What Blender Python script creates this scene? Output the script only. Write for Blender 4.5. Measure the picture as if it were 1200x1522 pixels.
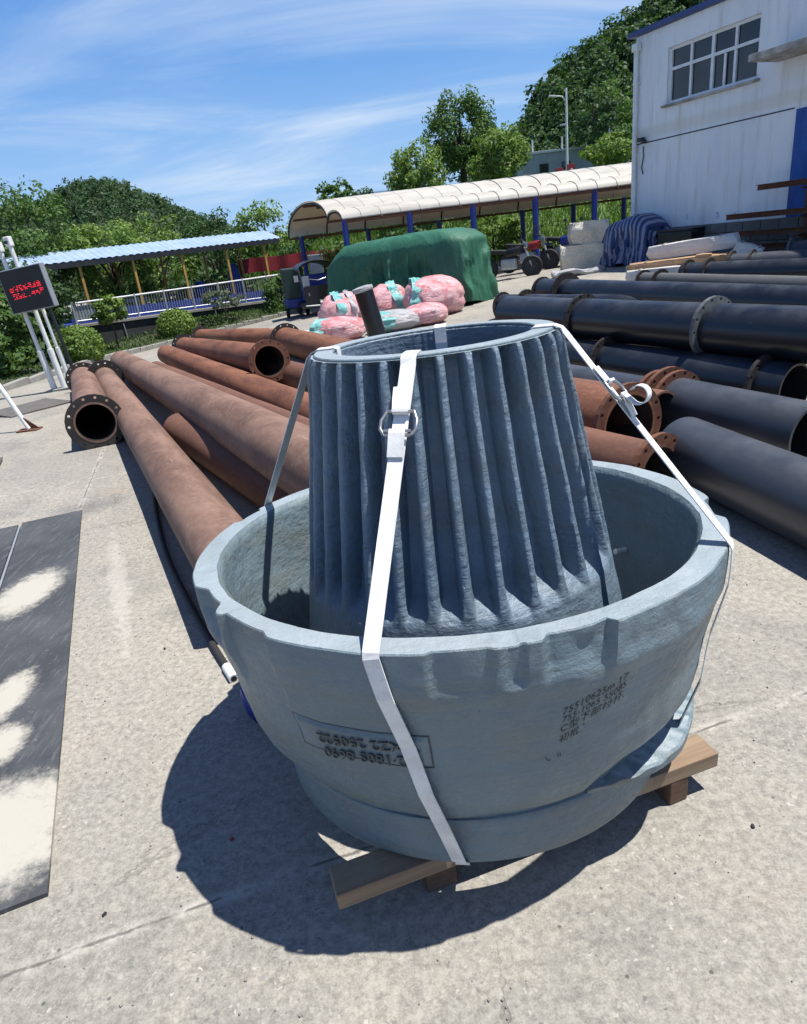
import bpy, bmesh, math, random
import numpy as np
from mathutils import Vector, Matrix, noise as mnoise
R = math.radians
random.seed(7); rng = np.random.default_rng(7)
scene = bpy.context.scene
for o in list(bpy.data.objects): bpy.data.objects.remove(o)
COL = scene.collection

# ------------------------------------------------------------------ camera
cam_d = bpy.data.cameras.new('camera'); cam = bpy.data.objects.new('camera', cam_d); COL.objects.link(cam)
PITCH, ROLL = R(22.1158), R(6.6)
fw = Vector((0, math.cos(PITCH), -math.sin(PITCH))); up0 = Vector((0, math.sin(PITCH), math.cos(PITCH))); r0 = Vector((1, 0, 0))
rt = math.cos(ROLL)*r0 - math.sin(ROLL)*up0; upv = math.sin(ROLL)*r0 + math.cos(ROLL)*up0
cam.matrix_world = Matrix(((rt.x, upv.x, -fw.x, 0), (rt.y, upv.y, -fw.y, 0), (rt.z, upv.z, -fw.z, 1.6), (0, 0, 0, 1)))
cam_d.sensor_fit = 'VERTICAL'; cam_d.sensor_height = 24.0; cam_d.lens = 24.0*990/1522
cam_d.clip_start = 0.05; cam_d.clip_end = 3000
scene.camera = cam
# ------------------------------------------------------------------ sky and sun
SUN = Vector((0.36, -0.03, 1.0)).normalized()
ELEV = math.asin(SUN.z)
world = bpy.data.worlds.new('World'); scene.world = world; world.use_nodes = True
wn = world.node_tree.nodes; wl = world.node_tree.links; wn.clear()
wo = wn.new('ShaderNodeOutputWorld'); bg = wn.new('ShaderNodeBackground'); bg.inputs[1].default_value = 0.05
sky = wn.new('ShaderNodeTexSky'); sky.sky_type = 'NISHITA'; sky.sun_disc = False
sky.sun_elevation = ELEV; sky.sun_rotation = math.atan2(SUN.x, SUN.y)
sky.altitude = 300; sky.air_density = 1.0; sky.dust_density = 0.0; sky.ozone_density = 3.0
tc = wn.new('ShaderNodeTexCoord')
sep = wn.new('ShaderNodeSeparateXYZ'); wl.new(tc.outputs['Generated'], sep.inputs[0])
def wmath(op, a, b=None):
    n = wn.new('ShaderNodeMath'); n.operation = op
    for i, v in enumerate((a, b)):
        if v is None: continue
        if isinstance(v, (int, float)): n.inputs[i].default_value = v
        else: wl.new(v, n.inputs[i])
    return n.outputs[0]
zz = wmath('ADD', wmath('MAXIMUM', sep.outputs[2], 0.0), 0.18)           # clouds laid out on a high flat layer
cx = wmath('DIVIDE', sep.outputs[0], zz); cy = wmath('DIVIDE', sep.outputs[1], zz)
cmb = wn.new('ShaderNodeCombineXYZ'); wl.new(cx, cmb.inputs[0]); wl.new(cy, cmb.inputs[1])
mp = wn.new('ShaderNodeMapping'); mp.inputs['Rotation'].default_value = (0, 0, R(-38)); mp.inputs['Scale'].default_value = (0.42, 1.25, 1)
mp.inputs['Location'].default_value = (1.3, 0.4, 0.0)
wl.new(cmb.outputs[0], mp.inputs['Vector'])
def wnoise(vec, scale, det, rough, dist):
    n = wn.new('ShaderNodeTexNoise'); n.inputs['Scale'].default_value = scale; n.inputs['Detail'].default_value = det
    n.inputs['Roughness'].default_value = rough; n.inputs['Distortion'].default_value = dist
    wl.new(vec, n.inputs['Vector']); return n.outputs['Fac']
n1 = wnoise(mp.outputs[0], 1.0, 9, 0.60, 0.9); n2 = wnoise(cmb.outputs[0], 0.45, 3, 0.5, 0.3)
def wramp(v, a, b):
    n = wn.new('ShaderNodeMapRange'); n.interpolation_type = 'SMOOTHSTEP'
    n.inputs[1].default_value = a; n.inputs[2].default_value = b; wl.new(v, n.inputs[0]); return n.outputs[0]
cl = wmath('MULTIPLY', wramp(n1, 0.39, 0.74), wramp(n2, 0.29, 0.58))
def wmix(f, a, b, mode='MIX'):
    n = wn.new('ShaderNodeMix'); n.data_type = 'RGBA'; n.blend_type = mode
    for sock, v in ((n.inputs['Factor'], f), (n.inputs[6], a), (n.inputs[7], b)):
        if isinstance(v, bpy.types.NodeSocket): wl.new(v, sock)
        else: sock.default_value = v
    return n.outputs[2]
blue = wmix(1.0, sky.outputs[0], (0.40, 0.76, 1.45, 1), 'MULTIPLY')         # deep summer blue
mid = wmix(wramp(sep.outputs[2], 0.70, 0.22), blue, (1.1, 4.0, 10.2, 1))
hz_f = wmath('MULTIPLY', wramp(sep.outputs[2], 0.33, 0.04), 0.95)
pale = wmix(hz_f, mid, (5.0, 8.2, 12.6, 1))                                  # paler towards the horizon, all round
skyc = wmix(wmath('MULTIPLY', cl, 0.9), pale, (9.5, 11.0, 13.0, 1))
wl.new(skyc, bg.inputs[0]); wl.new(bg.outputs[0], wo.inputs[0])
sl = bpy.data.lights.new('sun', 'SUN'); sl.energy = 5.0; sl.angle = R(0.53); sl.color = (1.0, 0.965, 0.91)
sun = bpy.data.objects.new('sun', sl); COL.objects.link(sun)
sun.rotation_euler = SUN.to_track_quat('Z', 'Y').to_euler(); sun.location = (3, 0, 12)
scene.view_settings.view_transform = 'Standard'; scene.view_settings.look = 'None'
scene.view_settings.exposure = 0.6; scene.view_settings.gamma = 1.0; scene.view_settings.use_curve_mapping = False
scene.render.engine = 'CYCLES'
scene.cycles.max_bounces = 5; scene.cycles.diffuse_bounces = 3; scene.cycles.glossy_bounces = 2; scene.cycles.transmission_bounces = 2; scene.cycles.transparent_max_bounces = 6

# ------------------------------------------------------------------ node helpers and materials
MATS = {}
BRIGHT = ('webbing', 'canopy_fabric', 'white_wrap', 'white_plastic', 'beige_wrap', 'window_frame', 'pink_film', 'teal_film', 'blue_wall', 'blue_paint', 'rust_pale', 'grass_ground', 'tarp_green', 'yellow_paint', 'white_wall', 'galvanised')
class NT:
    def __init__(s, name):
        s.m = bpy.data.materials.new(name); s.m.use_nodes = True; s.t = s.m.node_tree; s.t.nodes.clear()
        s.out = s.n('ShaderNodeOutputMaterial'); s.co = s.n('ShaderNodeTexCoord'); MATS[name] = s.m
        s.geo = s.n('ShaderNodeNewGeometry')
    def n(s, t): return s.t.nodes.new(t)
    def set(s, sock, v):
        if isinstance(v, bpy.types.NodeSocket): s.t.links.new(v, sock)
        elif isinstance(v, (tuple, list)) and len(v) == 3 and sock.type == 'RGBA': sock.default_value = (*v, 1)
        else: sock.default_value = v
    def obj(s): return s.co.outputs['Object']
    def pos(s): return s.geo.outputs['Position']
    def map(s, vec, scale=(1, 1, 1), rot=(0, 0, 0), loc=(0, 0, 0)):
        n = s.n('ShaderNodeMapping'); s.set(n.inputs['Vector'], vec); n.inputs['Scale'].default_value = scale
        n.inputs['Rotation'].default_value = rot; n.inputs['Location'].default_value = loc; return n.outputs[0]
    def noise(s, vec, scale, det=4, rough=.55, dist=0.):
        n = s.n('ShaderNodeTexNoise'); s.set(n.inputs['Vector'], vec); n.inputs['Scale'].default_value = scale
        n.inputs['Detail'].default_value = det; n.inputs['Roughness'].default_value = rough; n.inputs['Distortion'].default_value = dist
        return n.outputs['Fac']
    def vor(s, vec, scale, feat='F1', out='Distance'):
        n = s.n('ShaderNodeTexVoronoi'); n.feature = feat; s.set(n.inputs['Vector'], vec); n.inputs['Scale'].default_value = scale
        return n.outputs[out]
    def ramp(s, v, a, b, lo=0., hi=1.):
        n = s.n('ShaderNodeMapRange'); n.interpolation_type = 'SMOOTHSTEP'; s.set(n.inputs[0], v)
        for i, q in enumerate((a, b, lo, hi)): n.inputs[i+1].default_value = q
        return n.outputs[0]
    def math(s, op, a, b=0.):
        n = s.n('ShaderNodeMath'); n.operation = op; s.set(n.inputs[0], a); s.set(n.inputs[1], b); return n.outputs[0]
    def mix(s, f, a, b, mode='MIX'):
        n = s.n('ShaderNodeMix'); n.data_type = 'RGBA'; n.blend_type = mode; s.set(n.inputs['Factor'], f)
        s.set(n.inputs[6], a); s.set(n.inputs[7], b); return n.outputs[2]
    def sep(s, v):
        n = s.n('ShaderNodeSeparateXYZ'); s.set(n.inputs[0], v); return n.outputs
    def bump(s, h, strength, dist=0.01, normal=None):
        n = s.n('ShaderNodeBump'); s.set(n.inputs['Height'], h); n.inputs['Strength'].default_value = strength
        n.inputs['Distance'].default_value = dist
        if normal is not None: s.t.links.new(normal, n.inputs['Normal'])
        return n.outputs[0]
    def pbr(s, col, rough=.6, metal=0., normal=None, spec=.5, **kw):
        n = s.n('ShaderNodeBsdfPrincipled'); gn = 1. if s.m.name in BRIGHT else .70
        col = s.mix(1., col, (gn, gn, gn), 'MULTIPLY') if gn < 1 else col; s.set(n.inputs['Base Color'], col); s.set(n.inputs['Roughness'], rough)
        s.set(n.inputs['Metallic'], metal); n.inputs['Specular IOR Level'].default_value = spec
        if normal is not None: s.t.links.new(normal, n.inputs['Normal'])
        for k, v in kw.items(): s.set(n.inputs[k], v)
        s.t.links.new(n.outputs[0], s.out.inputs[0]); return n
def simple(name, a, b=None, scale=6., rough=.6, metal=0., bs=0., bscale=40., spec=.5, dist=.004):
    k = NT(name); b = b or tuple(c*.8 for c in a)
    f = k.ramp(k.noise(k.obj(), scale, 5, .6), .33, .67)
    nrm = k.bump(k.noise(k.obj(), bscale, 4, .6), bs, dist) if bs else None
    k.pbr(k.mix(f, a, b), rough, metal, nrm, spec); return k.m

def cast_paint(name, a, b, dust, rough, bumpk):
    k = NT(name); o = k.obj()
    big = k.ramp(k.noise(o, 2.2, 5, .6), .35, .68); fine = k.noise(o, 55, 5, .7)
    brush = k.noise(k.map(o, (7, 7, 60)), 1.0, 4, .6)
    pit = k.ramp(k.vor(o, 26), .0, .07)
    col = k.mix(big, a, b)
    col = k.mix(k.math('MULTIPLY', k.ramp(k.noise(k.map(o, (3, 3, 9), loc=(4, 2, 1)), 1.0, 5, .65), .42, .72), .8), col, dust)
    col = k.mix(k.ramp(fine, .62, .80, 0, .35), col, tuple(min(1, c*1.5) for c in a))
    col = k.mix(k.ramp(k.noise(k.map(o, loc=(7, 3, 5)), 13, 6, .7), .69, .73), col, (.16, .085, .045))
    ed_ = k.math('MULTIPLY', k.ramp(k.geo.outputs['Pointiness'], .54, .60), k.ramp(k.noise(k.map(o, loc=(1, 8, 2)), 20, 5, .7), .52, .62))
    col = k.mix(k.math('MULTIPLY', ed_, .75), col, (.20, .13, .085))
    sm_ = k.ramp(k.noise(k.map(o, (2.5, 2.5, 1.2), loc=(2, 6, 1)), 1.6, 6, .7), .56, .72, 0, .45)
    col = k.mix(sm_, col, tuple(c_*.62 for c_ in a))
    up_ = k.ramp(k.sep(k.geo.outputs['Normal'])[2], .93, .985)          # level faces lightened: full-sun brightness painted into the colour
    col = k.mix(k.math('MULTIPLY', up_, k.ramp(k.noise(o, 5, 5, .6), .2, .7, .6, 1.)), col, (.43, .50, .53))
    h = k.math('ADD', k.math('MULTIPLY', fine, .5), k.math('ADD', k.math('MULTIPLY', brush, .35), k.math('MULTIPLY', pit, .25)))
    h = k.math('ADD', h, k.math('MULTIPLY', k.noise(o, 9, 3, .5), 1.3))
    k.pbr(col, k.ramp(fine, .3, .7, rough-.08, rough+.12), 0., k.bump(h, bumpk, .012), .5)
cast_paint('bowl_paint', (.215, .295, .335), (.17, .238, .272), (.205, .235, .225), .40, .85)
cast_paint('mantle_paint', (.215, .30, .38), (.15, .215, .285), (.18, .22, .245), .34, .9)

def rust_mat(name, a, b, c, rough=.75, streak=(3, 3, 3)):
    k = NT(name); o = k.obj()
    n1 = k.ramp(k.noise(k.map(o, streak), 1.0, 7, .65, .4), .36, .66); n2 = k.ramp(k.noise(o, 22, 6, .75), .45, .85)
    col = k.mix(n2, k.mix(n1, a, b), c)
    col = k.mix(k.ramp(k.noise(k.map(o, (1.2, 16, 16)), 1., 4, .7), .66, .74, 0, .5), col, (.42, .33, .25))
    k.pbr(col, rough, 0., k.bump(k.noise(o, 30, 5, .7), .35, .006), .3)
rust_mat('rust', (.225, .105, .07), (.16, .075, .05), (.27, .15, .10), streak=(1.2, 5, 5))
rust_mat('rust_pale', (.225, .135, .098), (.125, .070, .050), (.29, .195, .145), streak=(1.0, 4, 4))
rust_mat('rust_orange', (.30, .125, .068), (.16, .065, .04), (.36, .18, .10), streak=(1.3, 6, 6))
rust_mat('rust_flange', (.20, .085, .05), (.13, .055, .035), (.26, .13, .08))
rust_mat('dark_flange', (.035, .032, .032), (.06, .05, .045), (.05, .035, .03), .6)
def enamel(name, a, b, scratch, rough):
    k = NT(name); o = k.obj()
    f = k.ramp(k.noise(k.map(o, (.8, 4, 4)), 1., 6, .6), .35, .65)
    col = k.mix(f, a, b)
    sc = k.ramp(k.noise(k.map(o, (2, 14, 14), rot=(0, 0, .5)), 1.4, 7, .75, 1.2), .63, .72, 0, .55)
    col = k.mix(sc, col, scratch)
    dust = k.ramp(k.sep(k.geo.outputs['Normal'])[2], .3, 1., 0, .28)
    dust = k.math('MULTIPLY', dust, k.ramp(k.noise(o, 3, 6, .7), .3, .75))
    col = k.mix(dust, col, (.20, .21, .22))
    k.pbr(col, k.math('ADD', rough, k.math('MULTIPLY', dust, .4)), 0., k.bump(k.noise(o, 18, 4, .6), .15, .004), .5)
enamel('black_enamel', (.010, .014, .022), (.016, .021, .030), (.11, .12, .13), .30)
enamel('slate_enamel', (.050, .058, .074), (.038, .045, .058), (.18, .19, .20), .36)
enamel('grey_enamel', (.13, .135, .13), (.09, .095, .095), (.22, .22, .20), .55)
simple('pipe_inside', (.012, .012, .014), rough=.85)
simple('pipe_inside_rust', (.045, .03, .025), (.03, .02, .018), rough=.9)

# concrete yard
k = NT('concrete'); o = k.pos()
base = k.mix(k.ramp(k.noise(o, .55, 6, .6), .3, .7), (.455, .428, .372), (.345, .33, .295))
base = k.mix(k.ramp(k.noise(k.map(o, (.5, .16, .5), rot=(0, 0, R(22))), 1.6, 6, .65), .46, .74, 0, .6), base, (.54, .495, .42))
base = k.mix(k.ramp(k.noise(k.map(o, loc=(9, 4, 0)), 1.1, 6, .7), .50, .70, 0, .7), base, (.245, .24, .222))
grain = k.math('ADD', k.math('MULTIPLY', k.noise(o, 36, 10, .84), .75), k.math('MULTIPLY', k.noise(o, 150, 3, .8), .25))
base = k.mix(k.ramp(grain, .36, .64, 0, 1.), k.mix(1., base, (.58, .57, .56), 'MULTIPLY'), k.mix(1., base, (1.28, 1.27, 1.24), 'MULTIPLY'))
agg = k.n('ShaderNodeTexVoronoi'); dn = k.n('ShaderNodeTexNoise'); k.set(dn.inputs['Vector'], o); dn.inputs['Scale'].default_value = 60; ov = k.n('ShaderNodeVectorMath'); ov.operation = 'MULTIPLY_ADD'; k.set(ov.inputs[0], dn.outputs['Color']); ov.inputs[1].default_value = (.03, .03, .0); k.set(ov.inputs[2], o); k.set(agg.inputs['Vector'], ov.outputs[0]); agg.inputs['Scale'].default_value = 72
aggm = k.math('MULTIPLY', k.ramp(agg.outputs['Distance'], .42, .22), k.ramp(k.noise(o, 3.0, 4, .6), .36, .58))
aggc = k.sep(agg.outputs['Color'])
stone = k.mix(aggc[0], (.17, .165, .16), (.60, .56, .50))
base = k.mix(k.math('MULTIPLY', aggm, k.ramp(aggc[1], .30, .75)), base, stone)
base = k.mix(k.ramp(k.vor(k.map(o, loc=(3, 1, 0)), 9), .06, .03, 0, .8), base, (.10, .095, .085))
crk = k.vor(k.map(o, (1, 1, 1), loc=(.6, .35, 0)), .33, 'DISTANCE_TO_EDGE')
wob = k.math('ADD', crk, k.math('MULTIPLY', k.math('SUBTRACT', k.noise(o, 5, 5, .7), .5), .05))
crm = k.math('MULTIPLY', k.ramp(k.math('ABSOLUTE', wob), .0022, .0006), k.ramp(k.noise(o, 1.7, 3), .42, .56))
base = k.mix(k.math('MULTIPLY', crm, .3), base, (.13, .12, .10))
# pale cement smear beside the steel sheets and faint tyre-worn streaks with the yard
s0 = k.map(o, (1, 1, 1), rot=(0, 0, R(-21)), loc=(0, 0, 0))
sx = k.sep(k.map(k.map(o, loc=(1.62, -3.35, 0)), (1, 1, 1), rot=(0, 0, R(-22))))
smear = k.math('ADD', k.math('MULTIPLY', k.math('ABSOLUTE', sx[0]), 12.), k.math('MULTIPLY', k.math('ABSOLUTE', sx[1]), .85))
smear = k.math('ADD', smear, k.math('MULTIPLY', k.math('SUBTRACT', k.noise(o, 16, 7, .8), .5), 3.2))
base = k.mix(k.ramp(smear, 1.1, .3, 0, .4), base, (.66, .62, .55))
ca_, sa_ = math.cos(R(15.6)), math.sin(R(15.6)); pxyz = k.sep(o)
def joint(nx, ny, c0_, gap):
    dv = k.math('ADD', k.math('MULTIPLY', pxyz[0], nx), k.math('MULTIPLY', pxyz[1], ny))
    dv = k.math('ADD', k.math('SUBTRACT', dv, c0_-gap*.5), k.math('MULTIPLY', k.math('SUBTRACT', k.noise(o, 6, 5, .7), .5), .03))
    return k.math('ABSOLUTE', k.math('SUBTRACT', k.math('FLOORED_MODULO', dv, gap), gap*.5))
j1 = k.math('MINIMUM', joint(-sa_, ca_, 1.425, 4.6), joint(ca_, sa_, -1.05, 4.6))
base = k.mix(k.math('MULTIPLY', k.ramp(j1, .035, .006), k.ramp(k.noise(o, 11, 6, .75), .42, .62, 0, .75)), base, (.60, .565, .50))
jd = k.math('MULTIPLY', k.ramp(j1, .007, .002), k.ramp(k.noise(o, 4, 4, .7), .42, .56, 0, .8)); base = k.mix(jd, base, (.12, .11, .10))
oil = k.ramp(k.noise(k.map(o, loc=(5, 11, 0)), .9, 5, .62), .60, .72, 0, .45); base = k.mix(oil, base, (.17, .165, .155))
base = k.mix(k.ramp(k.noise(k.map(o, loc=(2, 7, 0)), 1.3, 6, .7), .60, .74, 0, .4), base, (.40, .29, .20))
hh = k.math('ADD', k.math('MULTIPLY', grain, .6), k.math('MULTIPLY', k.noise(o, 12, 4, .6), .5))
hh = k.math('SUBTRACT', hh, k.math('MULTIPLY', crm, .8))
k.pbr(base, .88, 0., k.bump(hh, .55, .006), .3)

k = NT('steel_sheet'); o = k.pos()
c0 = k.mix(k.ramp(k.noise(o, 2.2, 6, .65), .35, .65), (.055, .060, .066), (.095, .10, .105))
c0 = k.mix(k.ramp(k.noise(k.map(o, (30, 4, 4), rot=(0, 0, R(-20))), 1.3, 6, .75), .5, .72, 0, .55), c0, (.22, .22, .22))
dist = None
for (px, py, rx, ry) in ((-2.13, 3.36, .17, .30), (-1.74, 2.35, .10, .22), (-1.62, 2.05, .12, .14), (-1.36, 1.62, .27, .27)):
    q = k.sep(k.map(k.map(o, loc=(-px, -py, 0)), (1/rx, 1/ry, 0), rot=(0, 0, 0)))
    d = k.math('ADD', k.math('MULTIPLY', q[0], q[0]), k.math('MULTIPLY', q[1], q[1]))
    dist = d if dist is None else k.math('MINIMUM', dist, d)
dist = k.math('ADD', dist, k.math('MULTIPLY', k.math('SUBTRACT', k.noise(o, 22, 7, .8), .5), 2.2))
c0 = k.mix(k.ramp(dist, 1.25, .25, 0, .95), c0, (.58, .545, .46))
c0 = k.mix(k.ramp(k.noise(o, 60, 4, .7), .60, .75, 0, .5), c0, (.40, .38, .34))
k.pbr(c0, .7, 0., k.bump(k.noise(o, 25, 5, .7), .3, .004), .4)

# foliage
def leaf_mat(name, a, b, c, tr=.30):
    k = NT(name); rnd = k.geo.outputs['Random Per Island']
    col = k.mix(k.ramp(rnd, 0., .6), a, b); col = k.mix(k.ramp(rnd, .72, 1.), col, c)
    col = k.mix(k.ramp(k.noise(k.pos(), .35, 3), .35, .7, 0, .5), col, a)
    pb = k.n('ShaderNodeBsdfPrincipled'); k.set(pb.inputs['Base Color'], col); pb.inputs['Roughness'].default_value = .6
    pb.inputs['Specular IOR Level'].default_value = .22
    tl = k.n('ShaderNodeBsdfTranslucent'); k.set(tl.inputs['Color'], k.mix(1., col, (1.2, 1.35, .6), 'MULTIPLY'))
    mx = k.n('ShaderNodeMixShader'); mx.inputs[0].default_value = tr
    k.t.links.new(pb.outputs[0], mx.inputs[1]); k.t.links.new(tl.outputs[0], mx.inputs[2]); k.t.links.new(mx.outputs[0], k.out.inputs[0])
leaf_mat('leaf_dark', (.036, .074, .028), (.058, .112, .040), (.095, .155, .055))
leaf_mat('leaf_mid', (.060, .115, .032), (.092, .165, .044), (.16, .235, .07))
leaf_mat('leaf_light', (.10, .17, .038), (.17, .255, .058), (.28, .35, .10))
leaf_mat('leaf_bluish', (.040, .078, .036), (.062, .112, .05), (.10, .16, .075))
leaf_mat('leaf_grey', (.10, .125, .09), (.15, .175, .13), (.23, .25, .18))
leaf_mat('leaf_yellow', (.16, .17, .05), (.28, .24, .07), (.40, .26, .08))
leaf_mat('grass_blade', (.085, .15, .032), (.12, .21, .04), (.18, .26, .06))
simple('bark', (.09, .07, .05), (.05, .04, .03), 9, .9, bs=.6, bscale=25)
simple('soil', (.05, .065, .028), (.075, .065, .04), 2, .95, bs=.4, bscale=10)
simple('forest_floor', (.022, .038, .018), (.035, .05, .022), .3, .95)
simple('grass_ground', (.085, .14, .035), (.06, .10, .03), 1.2, .95, bs=.5, bscale=14)
# painted and made things
k = NT('white_wall'); o = k.obj(); s = k.sep(o)
c = k.mix(k.ramp(k.noise(k.map(o, (1.2, 1.2, .35)), 1.2, 6, .65), .35, .75), (.74, .77, .78), (.62, .66, .69))
c = k.mix(k.math('MULTIPLY', k.ramp(k.noise(k.map(o, (5, 5, .4)), 1.2, 5, .65), .50, .74), .75), c, (.50, .48, .42))
c = k.mix(k.math('MULTIPLY', k.ramp(s[2], 1.75, 1.15), k.ramp(k.noise(k.map(o, (2, 2, 2.5)), 1.6, 6, .7), .60, .66)), c, (.13, .30, .46))
c = k.mix(k.math('MULTIPLY', k.ramp(k.math('ABSOLUTE', k.math('SUBTRACT', s[2], 3.32)), .18, .05), .45), c, (.58, .57, .44))
k.pbr(c, .8, 0., k.bump(k.noise(o, 25, 4, .6), .12, .004), .3)
k = NT('blue_wall'); o = k.obj()
c = k.mix(k.ramp(k.noise(k.map(o, (3, 3, 1)), 1.5, 6, .65), .35, .7), (.022, .10, .36), (.015, .06, .24))
k.pbr(c, .65, 0., k.bump(k.noise(o, 25, 4, .6), .12, .004), .4)
simple('blue_fascia', (.06, .10, .30), (.045, .075, .22), 3, .5)
simple('grey_block', (.20, .20, .195), (.15, .15, .15), 7, .9, bs=.4, bscale=50)
simple('mortar', (.11, .11, .105), rough=.95)
simple('white_plastic', (.72, .73, .70), (.62, .63, .60), 5, .4)
simple('grimy_white', (.60, .59, .55), (.30, .28, .24), 5, .8, bs=.3)
simple('window_frame', (.70, .72, .72), (.62, .64, .64), 8, .4)
k = NT('window_glass'); k.pbr(k.mix(k.ramp(k.noise(k.obj(), 1.4, 3), .4, .6), (.014, .017, .02), (.03, .034, .038)), .06, 0., None, .7)
k = NT('tarp_green'); o = k.obj()
c = k.mix(k.ramp(k.noise(o, 1.8, 5, .6), .35, .68), (.022, .125, .070), (.016, .092, .054))
c = k.mix(k.ramp(k.noise(o, 7, 5, .7), .55, .8, 0, .4), c, (.04, .17, .10))
k.pbr(c, .62, 0., k.bump(k.noise(k.map(o, (4, 4, 1.2)), 2.5, 5, .6, .6), .5, .05), .5)
k = NT('tarp_stripe'); o = k.obj(); w = k.n('ShaderNodeTexWave'); w.wave_type = 'BANDS'; w.bands_direction = 'X'
k.set(w.inputs['Vector'], k.map(o, (1, 1, .25), rot=(0, R(10), 0))); w.inputs['Scale'].default_value = 2.6; w.inputs['Distortion'].default_value = 1.5; w.inputs['Detail Scale'].default_value = 1.2
k.pbr(k.mix(k.ramp(w.outputs['Fac'], .50, .62), (.022, .045, .17), (.27, .31, .44)), .5, 0., k.bump(k.noise(o, 14, 4), .3, .02), .5)
def film(name, a, b, c):
    k = NT(name); o = k.obj()
    n = k.noise(o, 3.2, 6, .7, 1.0)
    col = k.mix(k.ramp(n, .38, .56), a, b); col = k.mix(k.ramp(k.noise(k.map(o, (2, 9, 9), loc=(3, 2, 1)), 1.5, 6, .7, .8), .52, .68, 0, .85), col, c)
    wr = k.noise(k.map(o, (2.2, 7, 7)), 2.2, 6, .75, 1.4)
    k.pbr(col, .28, 0., k.bump(wr, .8, .05), .6)
film('pink_film', (.62, .19, .20), (.70, .38, .39), (.78, .72, .72))
film('teal_film', (.06, .36, .34), (.22, .55, .52), (.62, .70, .68))
film('clear_film', (.55, .55, .55), (.68, .66, .66), (.35, .37, .36))
film('beige_wrap', (.66, .56, .42), (.74, .66, .52), (.82, .79, .72))
film('white_wrap', (.66, .64, .58), (.72, .70, .66), (.58, .54, .47))
def wood(name, a, b, c):
    k = NT(name); o = k.obj()
    g = k.noise(k.map(o, (2, 26, 26)), 1., 6, .65, .5)
    col = k.mix(k.ramp(g, .35, .66), a, b); col = k.mix(k.ramp(k.noise(o, 5, 5, .7), .55, .75, 0, .7), col, c)
    k.pbr(col, .8, 0., k.bump(g, .4, .004), .3)
wood('wood_timber', (.40, .29, .19), (.29, .20, .13), (.46, .38, .28))
wood('wood_dark', (.20, .12, .075), (.13, .08, .05), (.25, .17, .12))
wood('wood_grey', (.26, .21, .165), (.19, .155, .125), (.36, .30, .235))
wood('plywood', (.52, .34, .20), (.46, .29, .165), (.58, .43, .29))
k = NT('webbing'); o = k.obj()
c = k.mix(k.ramp(k.noise(o, 12, 6, .7), .35, .72), (.74, .74, .72), (.56, .56, .545))
c = k.mix(k.ramp(k.noise(k.map(o, loc=(3, 3, 3)), 30, 6, .75), .58, .70, 0, .5), c, (.42, .40, .36))
k.pbr(c, .62, 0., k.bump(k.noise(o, 140, 3, .6), .3, .002), .35)
simple('buckle_steel', (.62, .62, .60), (.45, .45, .44), 20, .32, .75)
simple('marker_ink', (.012, .014, .016), rough=.6)
simple('blue_paint', (.012, .035, .26), (.010, .025, .17), 4, .45)
simple('yellow_paint', (.46, .29, .06), (.36, .20, .05), 4, .6)
simple('blue_deck', (.020, .045, .27), (.03, .07, .33), 3, .6)
simple('roof_blue', (.34, .47, .66), (.42, .54, .70), 2, .5)
simple('dark_steel', (.030, .034, .04), (.05, .05, .055), 6, .5, .3)
simple('galvanised', (.42, .44, .45), (.34, .36, .37), 9, .45, .5)
simple('moss_wall', (.060, .065, .060), (.030, .035, .034), 1.6, .9, bs=.4)
simple('kerb_stone', (.40, .39, .35), (.30, .29, .26), 3, .9, bs=.4)
simple('red_banner', (.44, .03, .035), (.32, .02, .03), 2, .6)
simple('red_plastic', (.45, .03, .03), (.25, .02, .02), 6, .4)
simple('black_plastic', (.012, .012, .014), (.02, .02, .022), 8, .35)
simple('black_rubber', (.016, .016, .017), (.03, .03, .03), 9, .75)
simple('tricycle_green', (.015, .045, .03), (.02, .055, .038), 5, .5)
simple('chrome', (.6, .6, .6), rough=.2, metal=.9)
simple('led_black', (.010, .010, .014), (.016, .016, .02), 3, .55)
simple('sign_case', (.36, .40, .44), (.30, .34, .38), 5, .5)
simple('plate_grey', (.17, .155, .14), (.12, .11, .10), 4, .8)
simple('flange_grey', (.17, .18, .18), (.11, .115, .12), 9, .6)
simple('letter_shade', (.085, .105, .11), (.06, .075, .08), 9, .6)  # dark tone paints recess shade into the cast letters and pad outline
simple('rope_grey', (.42, .40, .36), (.3, .28, .25), 9, .8)
k = NT('led_red'); e = k.n('ShaderNodeEmission'); e.inputs[0].default_value = (1., .03, .06, 1); e.inputs[1].default_value = 1.1
k.t.links.new(e.outputs[0], k.out.inputs[0])
k = NT('canopy_fabric'); o = k.obj()
c = k.mix(k.ramp(k.noise(k.map(o, (.8, 3, 3)), 1., 5, .65), .4, .7), (.56, .54, .485), (.43, .41, .36))
pb = k.pbr(c, .55, 0., None, .4); tl = k.n('ShaderNodeBsdfTranslucent'); tl.inputs[0].default_value = (.80, .66, .45, 1)
mx = k.n('ShaderNodeMixShader'); mx.inputs[0].default_value = .22
k.t.links.new(pb.outputs[0], mx.inputs[1]); k.t.links.new(tl.outputs[0], mx.inputs[2]); k.t.links.new(mx.outputs[0], k.out.inputs[0])

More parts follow.
